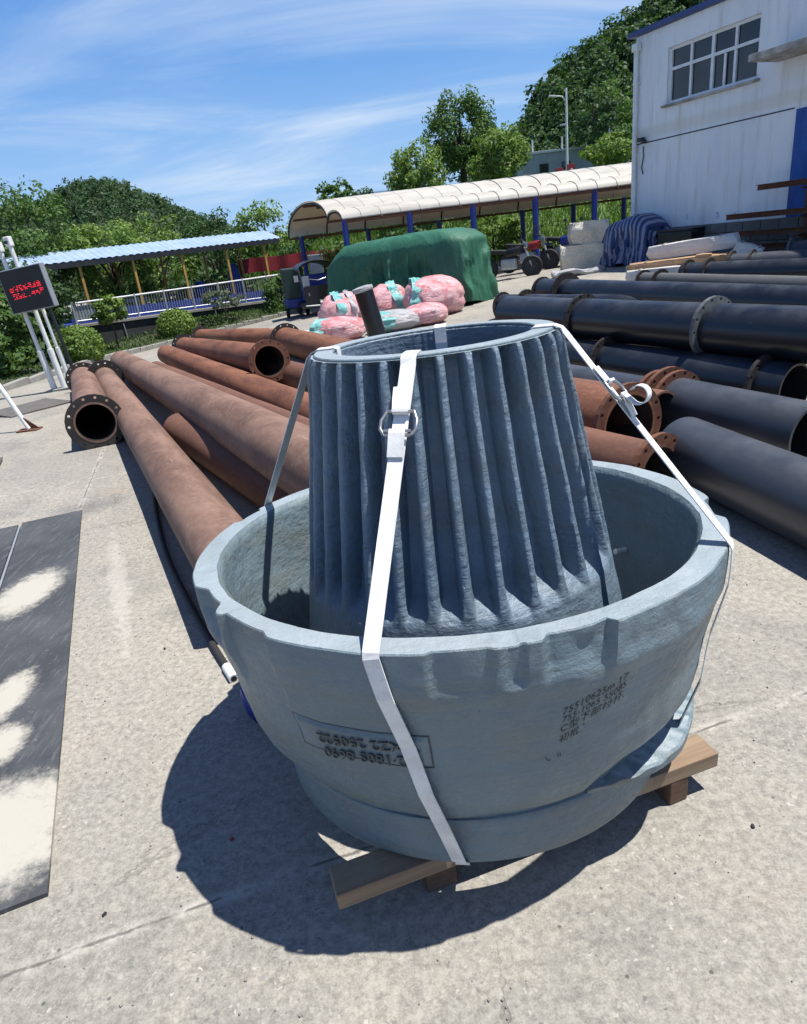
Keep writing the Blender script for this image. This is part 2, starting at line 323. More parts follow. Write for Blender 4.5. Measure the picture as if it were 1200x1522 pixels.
# ------------------------------------------------------------------ mesh helpers
def gz(x, y):
    t = max(0., y-4.); t = min(t*t/(t+2.), 20.)
    return .006*max(-7., min(9., x))*t
class MB:
    def __init__(s): s.v = []; s.f = []
    def add(s, vs, fs):
        b = len(s.v); s.v += [tuple(v) for v in vs]; s.f += [tuple(i+b for i in f) for f in fs]; return s
    def box(s, c, size, M=None):
        hx, hy, hz = (q/2 for q in size); vs = []
        for x in (-hx, hx):
            for y in (-hy, hy):
                for z in (-hz, hz):
                    p = Vector((x, y, z)); p = M @ p if M else p; vs.append(Vector(c)+p)
        return s.add(vs, [(0, 1, 3, 2), (4, 6, 7, 5), (0, 4, 5, 1), (2, 3, 7, 6), (0, 2, 6, 4), (1, 5, 7, 3)])
    def bbox(s, c, size, M=None, b=.01):                       # bevelled box
        bm = bmesh.new(); bmesh.ops.create_cube(bm, size=1.)
        for v in bm.verts: v.co = Vector((v.co.x*size[0], v.co.y*size[1], v.co.z*size[2]))
        bmesh.ops.bevel(bm, geom=bm.edges[:], offset=min(b, min(size)*.3), segments=2, affect='EDGES', profile=.6)
        bm.verts.index_update()
        vs = [Vector(c)+((M @ v.co) if M else v.co) for v in bm.verts]; fs = [[v.index for v in f.verts] for f in bm.faces]; bm.free()
        return s.add(vs, fs)
    def tube(s, pts, r, n=10, cap=True):
        pts = [Vector(p) for p in pts]; rs = r if isinstance(r, (list, tuple)) else [r]*len(pts); vs = []; prev = None
        for i, p in enumerate(pts):
            d = (pts[min(i+1, len(pts)-1)]-pts[max(i-1, 0)]).normalized()
            if prev is None: a = d.orthogonal().normalized()
            else: a = (prev-d*prev.dot(d)).normalized()
            prev = a; b = d.cross(a)
            vs += [p+rs[i]*(math.cos(2*math.pi*k/n)*a+math.sin(2*math.pi*k/n)*b) for k in range(n)]
        fs = [(i*n+k, i*n+(k+1) % n, (i+1)*n+(k+1) % n, (i+1)*n+k) for i in range(len(pts)-1) for k in range(n)]
        if cap: fs += [tuple(range(n))[::-1], tuple((len(pts)-1)*n+k for k in range(n))]
        return s.add(vs, fs)
    def lathe(s, prof, n=24, M=None, closed=False):
        vs = []; m = len(prof)
        for (r, z) in prof:
            for k in range(n):
                p = Vector((r*math.cos(2*math.pi*k/n), r*math.sin(2*math.pi*k/n), z)); vs.append(M @ p if M else p)
        rows = m if closed else m-1
        fs = [(i*n+k, i*n+(k+1) % n, ((i+1) % m)*n+(k+1) % n, ((i+1) % m)*n+k) for i in range(rows) for k in range(n)]
        return s.add(vs, fs)
    def grid(s, P):                                            # P[i][j] points
        h, w = len(P), len(P[0])
        return s.add([p for row in P for p in row], [(i*w+j, i*w+j+1, (i+1)*w+j+1, (i+1)*w+j) for i in range(h-1) for j in range(w-1)])
    def ribbon(s, pts, wdirs, w, t):                            # flat strap of width w and thickness t
        pts = [Vector(p) for p in pts]; vs = []
        for i, p in enumerate(pts):
            d = (pts[min(i+1, len(pts)-1)]-pts[max(i-1, 0)]).normalized()
            a = Vector(wdirs[i] if isinstance(wdirs, list) else wdirs); a = (a-d*a.dot(d)).normalized(); nn = d.cross(a)
            vs += [p-a*w/2-nn*t/2, p+a*w/2-nn*t/2, p+a*w/2+nn*t/2, p-a*w/2+nn*t/2]
        fs = [(i*4+k, i*4+(k+1) % 4, (i+1)*4+(k+1) % 4, (i+1)*4+k) for i in range(len(pts)-1) for k in range(4)]
        n = len(pts)-1
        return s.add(vs, fs+[(3, 2, 1, 0), (n*4, n*4+1, n*4+2, n*4+3)])
    def build(s, name, mat, parent=None, smooth=None):
        me = bpy.data.meshes.new(name); me.from_pydata(s.v, [], s.f); me.validate(); me.update()
        return link(name, me, mat, parent, smooth)
def link(name, me, mat, parent=None, smooth=None):
    me.materials.clear(); me.materials.append(MATS[mat])
    o = bpy.data.objects.new(name, me); COL.objects.link(o)
    if parent: o.parent = parent
    if smooth is not None:
        bm = bmesh.new(); bm.from_mesh(me); bmesh.ops.recalc_face_normals(bm, faces=bm.faces)
        ca = R(smooth)
        for f in bm.faces: f.smooth = True
        for e in bm.edges:
            if len(e.link_faces) == 2 and e.calc_face_angle(0) > ca: e.smooth = False
        bm.to_mesh(me); bm.free()
    return o
def npmesh(name, V, F):
    me = bpy.data.meshes.new(name); V = np.asarray(V, np.float32); F = np.asarray(F, np.int32); k = F.shape[1]
    me.vertices.add(len(V)); me.vertices.foreach_set('co', V.ravel())
    me.loops.add(F.size); me.loops.foreach_set('vertex_index', F.ravel())
    me.polygons.add(len(F)); me.polygons.foreach_set('loop_start', np.arange(0, F.size, k, dtype=np.int32))
    me.update(calc_edges=True); return me
def empty(name, loc=(0, 0, 0), rot=(0, 0, 0)):
    e = bpy.data.objects.new(name, None); COL.objects.link(e); e.location = loc; e.rotation_euler = rot; e.empty_display_size = .1; return e
def tag(o, label, cat, group=None):
    o['label'] = label; o['category'] = cat
    if group: o['group'] = group
    return o
def thing(name, label, cat, loc=(0, 0, 0), rot=(0, 0, 0), group=None): return tag(empty(name, loc, rot), label, cat, group)
def struct(o): o['kind'] = 'structure'; return o
def sstep(a, b, x): t = max(0., min(1., (x-a)/(b-a))); return t*t*(3-2*t)

# ------------------------------------------------------------------ the yard, hills and green ground
xs = np.unique(np.concatenate([np.linspace(-9, 11, 61), np.linspace(-60, -9, 18), np.linspace(11, 70, 18)]))
ys = np.unique(np.concatenate([np.linspace(-12, 4, 9), np.linspace(4, 26, 56), np.linspace(26, 200, 30)]))
MB().grid([[(x, y, gz(x, y)) for x in xs] for y in ys]).build('ground', 'concrete', None, 60)
struct(bpy.data.objects['ground'])

def leaves(P, N, size, jit=.8, aspect=.55):
    """leaf-sized quads at points P facing roughly N"""
    n = len(P); d = N+rng.normal(0, jit, (n, 3)); d /= np.linalg.norm(d, axis=1)[:, None]+1e-9
    t = rng.normal(0, 1, (n, 3)); t -= d*(t*d).sum(1)[:, None]; t /= np.linalg.norm(t, axis=1)[:, None]+1e-9
    b = np.cross(d, t); s = (size*rng.uniform(.6, 1.35, n))[:, None]
    V = np.stack([P-t*s, P+b*s*aspect+d*s*.12, P+t*s, P-b*s*aspect+d*s*.12], 1).reshape(-1, 3)
    return V
def quads(n): return np.arange(n*4).reshape(-1, 4)
def crown_points(cen, rad, n, clumps, seed_r=.30):
    """leaf points gathered in clumps spread through an ellipsoid crown"""
    cen = np.array(cen, float); rad = np.array(rad, float)
    d = rng.normal(0, 1, (clumps, 3)); d /= np.linalg.norm(d, axis=1)[:, None]
    rr = rng.uniform(.35, 1., (clumps, 1))**.6; C = d*rr
    cs = seed_r*rng.uniform(.6, 1.25, clumps)
    idx = rng.integers(0, clumps, n)
    e = rng.normal(0, 1, (n, 3)); e /= np.linalg.norm(e, axis=1)[:, None]
    rl = rng.uniform(.55, 1.05, (n, 1))
    L = C[idx]+e*rl*cs[idx][:, None]*np.array([1., 1., .8])
    nrm = e*.8+d[idx]*.5+np.array([0, 0, .35])
    return cen+L*rad, nrm
def tree(name, label, base, height, rad, cz, mat, n=3000, size=.11, clumps=46, trunk=.10, group=None, lean=(0, 0), seed_r=.30, limbs=6):
    b = Vector(base); t = thing(name, label, 'bush' if 'bush' in name or 'shrub' in name else 'tree', b, group=group)
    cen = Vector((lean[0], lean[1], cz))
    mb = MB()
    mb.tube([(0, 0, -.1), (lean[0]*.3+.03, lean[1]*.3, cz*.45), (lean[0]*.8, lean[1]*.8, cz*.85), (lean[0], lean[1], min(height, cz+rad[2]*.6))], [trunk*1.25, trunk, trunk*.7, trunk*.2], 8)
    for i in range(limbs):
        a = 2*math.pi*(i+random.random()*.6)/max(1, limbs); q = random.uniform(.45, .8)
        st = Vector((lean[0]*.5, lean[1]*.5, cz*random.uniform(.45, .8)))
        en = cen+Vector((math.cos(a)*rad[0]*q, math.sin(a)*rad[1]*q, rad[2]*random.uniform(-.2, .55)))
        mb.tube([st, st.lerp(en, .5)+Vector((0, 0, .1*rad[2])), en], [trunk*.55, trunk*.35, trunk*.1], 6)
    mb.build('trunk', 'bark', t, 50)
    P, N = crown_points(cen, rad, n, clumps, seed_r)
    if name == 'clipped_bush':
        d_ = rng.normal(0, 1, (n, 3)); d_ /= np.linalg.norm(d_, axis=1)[:, None]; d_[:, 2] = np.maximum(d_[:, 2], -.75)
        lump_ = np.array([1+.09*mnoise.noise(Vector(q)*3.2) for q in d_])[:, None]
        P = np.array(cen)+d_*np.array(rad)*lump_*rng.uniform(.80, 1.04, (n, 1)); N = d_
    link('crown', npmesh('crown', leaves(P, N, size), quads(n)), mat, t)
    return t
def forest(name, label, pts, hts, mats_n, leafsize, per, mat):
    """a far wood that reads as one mass: many crowns in one mesh"""
    out = []
    for (x, y, z), h_ in zip(pts, hts):
        P, N = crown_points((x, y, z+h_*.55), (h_*.42*random.uniform(.8, 1.2), h_*.42, h_*.55), per, 9, .45)
        out.append(leaves(P, N, leafsize*h_/4.5, .6, .7))
    V = np.concatenate(out); o = link(name, npmesh(name, V, quads(len(V)//4)), mat)
    o['kind'] = 'stuff'; o['label'] = label; o['category'] = 'forest'
# left hill
LP = [(-130, 9), (-95, 14), (-78, 16.5), (-69, 17.5), (-62.5, 20.2), (-55, 20.6), (-47.6, 17.2), (-36, 11.0), (-29, 8.2), (-19, 5.4), (-8, 4.2), (10, 3.)]
def interp(T, x):
    for (a, b), (c, d) in zip(T, T[1:]):
        if a <= x <= c: return b+(d-b)*(x-a)/(c-a)
    return T[0][1] if x < T[0][0] else T[-1][1]
def hillL(x, y): return -2.5+(interp(LP, x*160/max(y, 60))-.5)*sstep(55, 160, y)*(1. if y < 165 else 1-.5*sstep(165, 230, y))
gx = np.linspace(-140, 12, 60); gy = np.linspace(48, 230, 40)
struct(MB().grid([[(x, y, hillL(x, y)+mnoise.noise((x*.05, y*.05, 0))*1.2) for x in gx] for y in gy]).build('hill', 'forest_floor', None, 60))
pts = []; 
while len(pts) < 3000:
    y = random.uniform(70, 172); x = random.uniform(-115, 6)*y/160
    pts.append((x, y, hillL(x, y)-.8))
forest('hill_forest', 'dense dark green wood covering the rounded hill at left', pts, [random.uniform(1.9, 3.4)*p[1]/140 for p in pts], 0, .34, 150, 'leaf_bluish')
# right hill
RP = [(4, 4), (12, 7), (18.7, 10.0), (21.2, 12.6), (23.7, 15.2), (25.3, 16.2), (28.4, 18.0), (30.8, 19.4), (33.8, 21), (36.8, 22.2), (44, 25), (60, 30), (90, 34)]
def hillR(x, y): return 2.+(interp(RP, x*90/max(y, 40))-3.2)*sstep(42, 90, y)
gx = np.linspace(4, 95, 44); gy = np.linspace(40, 130, 30)
struct(MB().grid([[(x, y, hillR(x, y)+mnoise.noise((x*.08, y*.08, 5))*.6) for x in gx] for y in gy]).build('hill', 'forest_floor', None, 60))
pts = []
while len(pts) < 900:
    y = random.uniform(46, 98); x = random.uniform(13, 52)*y/90
    pts.append((x, y, hillR(x, y)-.7))
forest('hill_forest', 'dark wood on the steep hillside rising behind the white building', pts, [random.uniform(2.3, 4.6)*p[1]/85 for p in pts], 0, .24, 420, 'leaf_dark')
# grassy bank behind the carport
def bank(x, y): return gz(x, 24)+ sstep(25.2, 33, y)*(2.0+.03*max(0, x)) + sstep(33, 46, y)*.4
gx = np.linspace(-9, 40, 50); gy = np.linspace(25, 62, 30)
struct(MB().grid([[(x, y, bank(x, y)-.02+(-3*sstep(-4, -9, x))+mnoise.noise((x*.4, y*.4, 2))*.12*sstep(25, 28, y)) for x in gx] for y in gy]).build('grass_bank', 'grass_ground', None, 60))
n = 15000; gxs = rng.uniform(-5, 15, n); gys = rng.uniform(25.3, 33, n)
Pg = np.array([(x, y, bank(x, y)+.03) for x, y in zip(gxs, gys)]); d = rng.normal(0, .35, (n, 3)); d[:, 2] = 1; hgt = rng.uniform(.12, .34, (n, 1)); sd = rng.normal(0, 1, (n, 3)); sd[:, 2] = 0; sd /= np.linalg.norm(sd, axis=1)[:, None]
V = np.stack([Pg-sd*.03, Pg+sd*.03, Pg+sd*.012+d*hgt, Pg-sd*.012+d*hgt], 1).reshape(-1, 3)
o = link('bank_grass', npmesh('bank_grass', V, quads(n)), 'grass_blade'); o['kind'] = 'stuff'; o['label'] = 'bright green grass on the bank behind the carport'; o['category'] = 'grass'
# verge on the left with kerb
KP = [(-7.7, 9.5), (-7.6, 12.5), (-7.55, 17.4), (-7.1, 20.0), (-5.5, 22.0), (-3.0, 23.6), (-1.9, 24.2)]
def smooth_path(P, n):
    out = []
    for i in range(len(P)-1):
        p0, p1, p2, p3 = (Vector(P[max(0, min(len(P)-1, j))]) for j in (i-1, i, i+1, i+2))
        for q in range(n):
            t = q/n; out.append(.5*((2*p1)+(p2-p0)*t+(2*p0-5*p1+4*p2-p3)*t*t+(3*p1-p0-3*p2+p3)*t**3))
    return out+[Vector(P[-1])]
kp = smooth_path(KP, 5)
kerb = struct(empty('kerb'))
for a, b in zip(kp, kp[1:]):
    m = (a+b)/2; d = b-a; L = d.length; z = gz(m.x, m.y)
    MB().bbox((0, 0, 0), (L-.015, .14, .20), None, .012).build('kerb_stone', 'kerb_stone', kerb)
    q = kerb.children[-1]; q.location = (m.x, m.y, z+.03); q.rotation_euler = (0, 0, math.atan2(d.y, d.x))
rows = [[(p.x*(1-t)+(-40)*t-.05, p.y*(1-t)+(p.y+6*(i/len(kp)))*t+.05, gz(p.x, p.y)+.07+t*.05) for t in (0, .04, .12, .3, 1)] for i, p in enumerate(kp)]
struct(MB().grid(rows).build('verge', 'soil', None, 60))
n = 9000; u = rng.integers(0, len(kp), n); tt = rng.uniform(.004, .14, n)
Pg = np.array([(kp[i].x*(1-t)-40*t-.05+random.uniform(-.2, .2), kp[i].y+random.uniform(-.5, .5), gz(kp[i].x, kp[i].y)+.08) for i, t in zip(u, tt)]); d = rng.normal(0, .4, (n, 3)); d[:, 2] = 1; hgt = rng.uniform(.03, .09, (n, 1)); sd = rng.normal(0, 1, (n, 3)); sd[:, 2] = 0; sd /= np.linalg.norm(sd, axis=1)[:, None]
V = np.stack([Pg-sd*.02, Pg+sd*.02, Pg+sd*.008+d*hgt, Pg-sd*.008+d*hgt], 1).reshape(-1, 3)
o = link('verge_grass', npmesh('verge_grass', V, quads(n)), 'leaf_mid'); o['kind'] = 'stuff'; o['label'] = 'low grass and weeds behind the kerb'; o['category'] = 'grass'

# ------------------------------------------------------------------ white building at the right
BR = (0, 0, math.atan2(-.9155, .4022))
bl = thing('white_building', 'white rendered building with blue roof edge and an eight-pane window', 'building', (6.65, 18.24, 0), BR)
mb = MB(); S = [0, .98, 3.30, 9.5]; Z = [.2, 3.80, 4.90, 5.34]
for i in range(3):
    for j in range(3):
        if i == 1 and j == 1: continue
        mb.add([(S[i], 0, Z[j]), (S[i+1], 0, Z[j]), (S[i+1], 0, Z[j+1]), (S[i], 0, Z[j+1])], [(0, 1, 2, 3)])
a, b, c, d = .98, 3.30, 3.80, 4.90
mb.add([(a, 0, c), (b, 0, c), (b, 0, d), (a, 0, d), (a, .14, c), (b, .14, c), (b, .14, d), (a, .14, d)], [(0, 4, 5, 1), (1, 5, 6, 2), (2, 6, 7, 3), (3, 7, 4, 0)])
mb.add([(0, 0, .2), (0, 9, .2), (0, 9, 5.34), (0, 0, 5.34), (9.5, 0, .2), (9.5, 9, .2), (9.5, 9, 5.34), (9.5, 0, 5.34)], [(1, 0, 3, 2), (4, 5, 6, 7), (5, 1, 2, 6), (3, 7, 6, 2)])
mb.build('wall', 'white_wall', bl)
MB().box((1.9, -.004, 3.12), (4.6, .012, .022)).build('wall_joint', 'dark_steel', bl)
MB().bbox((4.75, 4.5, 5.40), (9.84, 9.24, .11), None, .02).build('roof_edge', 'blue_fascia', bl)
MB().bbox((6.9, -.006, 2.12), (5.3, .03, 1.95), None, .01).build('blue_panel', 'blue_wall', bl)
w = MB(); w.box((2.14, .10, 3.83), (2.32, .06, .06)); w.box((2.14, .10, 4.87), (2.32, .06, .06)); w.box((2.14, .10, 4.48), (2.20, .06, .06))
for x, ww in ((1.01, .06), (1.575, .055), (2.14, .07), (2.705, .055), (3.27, .06)): w.box((x, .098, 4.35), (ww, .064, .98))
win = w.build('window', 'window_frame', bl)
for i in range(4):
    for (z0, z1) in ((3.86, 4.45), (4.51, 4.84)):
        x0 = 1.04+i*.565; MB().box((x0+.2525, .115, (z0+z1)/2), (.505, .012, z1-z0)).build('pane', 'window_glass', win)
s_ = MB(); s_.box((2.46, .08, 4.15), (.05, .03, .58)); s_.build('sliding_sash', 'window_frame', win)
MB().bbox((2.14, -.03, 3.765), (2.5, .12, .05), None, .01).build('window_sill', 'grimy_white', bl)
dp = MB(); dp.tube([(.10, -.09, .9), (.10, -.09, 5.0), (.10, -.04, 5.2)], .055, 12); dp.bbox((.10, -.09, 5.12), (.17, .14, .16))
for z in (1.6, 3.0, 4.4): dp.box((.10, -.05, z), (.15, .1, .03))
dp.build('downpipe', 'white_plastic', bl, 40)
MB().bbox((6.3, -.42, 4.03), (5.1, .84, .12), None, .02).build('door_canopy', 'grimy_white', bl)
MB().tube([(.32, -.02, 3.05), (.34, -.03, 2.8), (.28, -.02, 2.6), (.33, -.02, 2.45)], .012, 6).build('cable', 'black_plastic', bl)
mb = MB(); mb.bbox((.30, -.08, 3.20), (.16, .12, .09), None, .02); mb.bbox((.42, -.10, 3.14), (.10, .10, .08), None, .02); mb.build('wall_lamp', 'black_plastic', bl)
MB().box((4.75, -.02, .60), (9.5, .16, 1.08)).build('plinth', 'mortar', bl)
bm_ = None
for r_ in range(5):
    for c_ in range(16):
        x = .02+c_*.42+(.21 if r_ % 2 else 0)+.2
        if bm_ is None:
            blk = MB().bbox((0, 0, 0), (.405, .08, .195), None, .008).build('block', 'grey_block', bl); bm_ = blk.data
        else:
            blk = bpy.data.objects.new('block', bm_); COL.objects.link(blk); blk.parent = bl
        blk.location = (x, -.105+random.uniform(-.006, .004), .26+r_*.208)
for i, (s0, z0, ln, lab) in enumerate(((3.85, 1.80, 5, 'highest rusty steel section racked against the blue wall'), (3.18, 1.30, 6, 'longest rusty steel section racked below the blue panel'), (3.45, .96, 5, 'dark rusty section racked in front of the grey blocks'), (3.75, .70, 5, 'lowest dark steel section racked near the block plinth'))):
    q = MB(); q.box((s0+ln/2, -.40-.03*i, z0), (ln, .012, .09)); q.box((s0+ln/2+.03*i, -.44-.03*i, z0+.048), (ln, .08, .010)); q.box((s0+ln/2+.05, -.44-.03*i, z0-.048), (ln, .08, .010))
    q.v = [tuple(v) for v in q.v]; ob = q.build('steel_beam', 'rust_flange'); ob.location = (6.65, 18.24, 0); ob.rotation_euler = BR; tag(ob, lab, 'beam', 'steel sections racked along the wall')
rk = thing('beam_rack', 'steel post rack holding the rusty sections by the wall', 'rack', (6.65, 18.24, 0), BR)
for x in (4.9, 7.4):
    q = MB(); q.box((x, -.32, 1.1), (.07, .07, 1.7)); q.build('post', 'rust_flange', rk)
    for z in (1.72, 1.22, .88, .62): MB().box((x+.001, -.43, z-.02), (.05, .24, .03)).build('arm', 'rust_flange', rk)

# ------------------------------------------------------------------ carport with arched fabric roof
cp = thing('carport', 'long carport with white arched fabric roof on blue columns', 'carport')
def xl(y): return -.80-(y-21)*.47
sec = []
for i in range(9): a = math.pi*(i/8); sec.append((21.5-.5*math.cos(a)+.0, 2.34+.10*i/8+.22*math.sin(a)))
for i in range(1, 21): a = math.pi*(i/20); sec.append((23.75-1.75*math.cos(a), 2.44-.32*i/20+.74*math.sin(a)))
NX = 30; rows = []
for i in range(NX+1):
    t = i/NX; rows.append([(xl(y)+(10.6-xl(y))*t, y, z+.03*math.sin(t*9)*.3+t*.06+(.012*math.sin(t*62.8*1.5))) for y, z in sec])
q = MB(); q.grid(rows); q.grid([[(x, y, z-.025) for x, y, z in r] for r in rows]); q.build('roof_sheet', 'canopy_fabric', cp, 60)
for i in range(0, 11):
    t = i/10; pts = [(xl(y)+(10.6-xl(y))*t+.02, y, z+t*.06-.06) for y, z in sec]
    MB().tube(pts, .028, 6).build('rafter', 'wood_dark' if i % 2 else 'dark_steel', cp)
for i in range(0, 21):
    t = i/20; MB().tube([(xl(y)+(10.6-xl(y))*t+.01, y, z+t*.06+.004) for y, z in sec], .010, 5).build('roof_seam', 'rope_grey', cp)
for (y, z) in ((21.02, 2.28), (22.0, 2.36), (22.7, 2.82), (23.75, 2.95), (24.8, 2.62), (25.46, 2.06)):
    MB().box(((xl(y)+10.6)/2, y, z+.0), (10.6-xl(y), .05, .07), Matrix.Rotation(-.0055, 3, 'Y')).build('purlin', 'rust_flange', cp)
for (x, y) in ((-.74, 21.06), (1.15, 21.06), (3.0, 21.06), (4.82, 21.06), (6.55, 21.06), (8.3, 21.06), (-2.45, 25.3), (-.1, 25.3), (2.4, 25.3), (5.33, 25.3), (7.12, 25.3), (8.9, 25.3)):
    g_ = gz(x, y); top = (2.30 if y < 22 else 2.08)+.006*x
    MB().tube([(x, y, g_-.05), (x, y, top)], .085, 12).build('column', 'blue_paint', cp, 40)

# ------------------------------------------------------------------ terrace and pavilion at the left
W0, W1 = Vector((-9.3, 21.6)), Vector((-3.1, 26.5)); e = (W1-W0).normalized(); nrm = Vector((-e.y, e.x)); LW = (W1-W0).length
TR = (0, 0, math.atan2(e.y, e.x))
tw = thing('retaining_wall', 'dark mossy concrete retaining wall below the terrace railing', 'wall', (W0.x, W0.y, 0), TR)
mb = MB(); mb.add([(-.2, 0, -1.2), (LW, 0, -1.2), (LW, 0, -.02), (-.2, 0, .18), (-.2, .3, -1.2), (LW, .3, -1.2), (LW, .3, -.02), (-.2, .3, .18)], [(0, 1, 2, 3), (5, 4, 7, 6), (3, 2, 6, 7), (4, 0, 3, 7), (1, 5, 6, 2)])
mb.build('wall', 'moss_wall', tw)
mb = MB(); mb.add([(-.25, -.06, .18), (LW, -.06, -.02), (LW, .36, -.02), (-.25, .36, .18), (-.25, -.06, .25), (LW, -.06, .05), (LW, .36, .05), (-.25, .36, .25)], [(0, 1, 2, 3), (4, 7, 6, 5), (0, 4, 5, 1), (2, 6, 7, 3), (1, 5, 6, 2), (0, 3, 7, 4)])
mb.build('coping', 'kerb_stone', tw)
for u in (1.4, 2.9, 4.6): MB().tube([(u, -.03, -.9), (u-.05, -.03, .1)], .02, 8).build('drain_pipe', 'galvanised', tw)
pv = thing('pavilion', 'open terrace pavilion with light blue ribbed roof and yellow posts', 'pavilion', (W0.x, W0.y, 0), TR)
MB().box((LW/2-.1, 2.25, .11), (LW+.4, 3.7, .12), Matrix.Rotation(.024, 3, 'Y')).build('deck', 'blue_deck', pv)
MB().box((LW/2-.1, .55, .28), (LW-.2, .03, .42), Matrix.Rotation(.024, 3, 'Y')).build('kick_panel', 'blue_deck', pv)
NU = 130; y0, y1, y2 = .75, 1.9, 3.2
def rz(u): return 2.06+.012*u
q = MB(); q.grid([[(-1.2+(LW+1.4)*i/NU, y, rz(LW*i/NU)+dz+.018*math.sin(i*1.9)) for (y, dz) in ((y0, 0), (y1, .34), (y2, .05))] for i in range(NU+1)])
q.grid([[(-1.2+(LW+1.4)*i/NU, y, rz(LW*i/NU)+dz-.05) for (y, dz) in ((y0, 0), (y1, .34), (y2, .05))] for i in range(0, NU+1, 13)])
q.build('roof', 'roof_blue', pv)
MB().box((LW/2-.5, y0+.02, rz(LW/2)-.10), (LW+1.3, .05, .15), Matrix.Rotation(-.012, 3, 'Y')).build('eave_beam', 'dark_steel', pv)
for i, u in enumerate((-.85, .75, 2.45, 4.15, 5.85, 7.4)):
    for (y, w_) in ((y0+.12, .075), (y2-.1, .07)):
        MB().bbox((u+(.15 if y > 2 else 0), y, (rz(u)+.12)/2-.05), (w_, w_, rz(u)-.12), None, .006).build('post', 'yellow_paint', pv)
for i in range(6):                                         # benches along the back with yellow ends
    u = -.4+i*1.35; bch = MB()
    for z in (.42, .62, .80): bch.box((u+.55, y2-.35, z), (1.05, .05, .12))
    bch.box((u+.55, y2-.55, .36), (1.05, .35, .05)); bo = bch.build('bench', 'wood_grey' if i % 2 else 'galvanised', pv)
    for du in (0, 1.1):
        fr = MB(); fr.tube([(u+du, y2-.75, .1), (u+du, y2-.75, .85), (u+du, y2-.2, .9)], .022, 6); fr.tube([(u+du, y2-.75, .5), (u+du, y2-.2, .5)], .018, 6); fr.build('bench_end', 'yellow_paint', pv)
rl = thing('terrace_railing', 'pale metal railing with thin bars along the terrace edge', 'railing', (W0.x, W0.y, 0), TR)
def tz(u): return .25-.0245*u
MB().tube([(0, .12, tz(0)+.62), (LW*.5, .12, tz(LW/2)+.72), (LW, .12, tz(LW)+.84)], .028, 8).build('top_rail', 'white_plastic', rl)
MB().tube([(0, .12, tz(0)+.10), (LW, .12, tz(LW)+.10)], .016, 6).build('bottom_rail', 'galvanised', rl)
mb = MB()
for i in range(88):
    u = LW*i/88; top = tz(u)+.62+.22*u/LW; mb.tube([(u, .12, tz(u)+.1), (u, .12, top)], .009, 4, False)
mb.build('bars', 'galvanised', rl)
for i in range(9):
    u = .02+i*(LW-.1)/8; MB().box((u, .12, tz(u)+.33+.11*u/LW), (.05, .05, .68+.22*u/LW)).build('post', 'galvanised', rl)
MB().box((.3, .16, tz(0)+.3), (.62, .02, .46)).build('infill_panel', 'sign_case', rl)
bn = thing('banner', 'long red banner hung behind the terrace railing', 'banner', (-3.3, 29.3, 0), (0, 0, R(12)))
rows = [[(x, .03*math.sin(x*7), z+.02*math.sin(x*3)) for x in np.linspace(-2.2, 2.4, 40)] for z in np.linspace(1.0, 1.55, 5)]
q = MB(); q.grid(rows); q.grid([[(x, y+.006, z) for x, y, z in r] for r in rows]); q.build('cloth', 'red_banner', bn)
for x in (-2.2, -1.0, .2, 1.4, 2.4): MB().tube([(x, .06, -1), (x, .06, 1.7)], .025, 6).build('pole', 'yellow_paint', bn)
q = thing('cabinet', 'pale grey upright cabinet in front of the red banner', 'cabinet', (-2.15, 26.4, gz(-2.15, 26.4)))
MB().bbox((0, 0, .85), (.52, .4, 1.7), None, .02).build('body', 'sign_case', q); MB().box((0, -.205, .85), (.46, .014, 1.6)).build('door', 'galvanised', q)
# blue covered tarps under the pavilion
for (u, y, h_, lab) in ((5.2, 2.2, .95, 'smaller blue cloth cover draped under the pavilion roof'), (6.6, 2.1, 1.45, 'taller blue cloth cover draped under the pavilion roof')):
    rows = []
    for j in range(9):
        t = j/8; r_ = (.16+.22*t+.06*t*t); rows.append([(r_*math.cos(a)*(1+.12*math.sin(a*7)*t), r_*math.sin(a)*(1+.12*math.sin(a*7)*t), h_*(1-t)) for a in np.linspace(0, 2*math.pi, 40)])
    P_ = Vector((W0.x, W0.y))+e*u+nrm*y
    ob = MB().grid(rows).add([(0, 0, h_+.03)]+rows[0], [(0, i+1, i+2) for i in range(39)]).build('cloth_cover', 'blue_deck', None, 50)
    ob.location = (P_.x, P_.y, .12-.024*u+.02); tag(ob, lab, 'cover', 'blue cloth covers on the terrace')

# ------------------------------------------------------------------ trees and shrubs
def gt(name, label, x, y, h_, rx, rzv, mat, z=None, n=2600, size=.1, **kw):
    z = gz(x, y)-.05 if z is None else z
    return tree(name, label, (x, y, z), h_, (rx, rx, rzv), h_-rzv, mat, n, size, **kw)
gt('broadleaf_tree', 'tallest dark green tree with open crown behind the carport roof', 4.5, 34, 4.3, 1.55, 1.65, 'leaf_mid', 3.05, 11000, .072, clumps=80, trunk=.15, limbs=9, seed_r=.29)
gt('broadleaf_tree', 'bright yellow-green leafy tree right of the tallest tree', 5.65, 31, 2.85, 1.22, 1.35, 'leaf_light', 2.75, 6500, .072, clumps=60, seed_r=.28)
gt('broadleaf_tree', 'pale green leafy tree left of the tallest tree', 2.2, 31, 2.6, 1.15, 1.25, 'leaf_light', 2.55, 7500, .07, clumps=50, seed_r=.36)
gt('broadleaf_tree', 'small distant round tree above the left end of the carport', -1.65, 40, 3.2, .95, .85, 'leaf_mid', 1.75, 1700, .10)
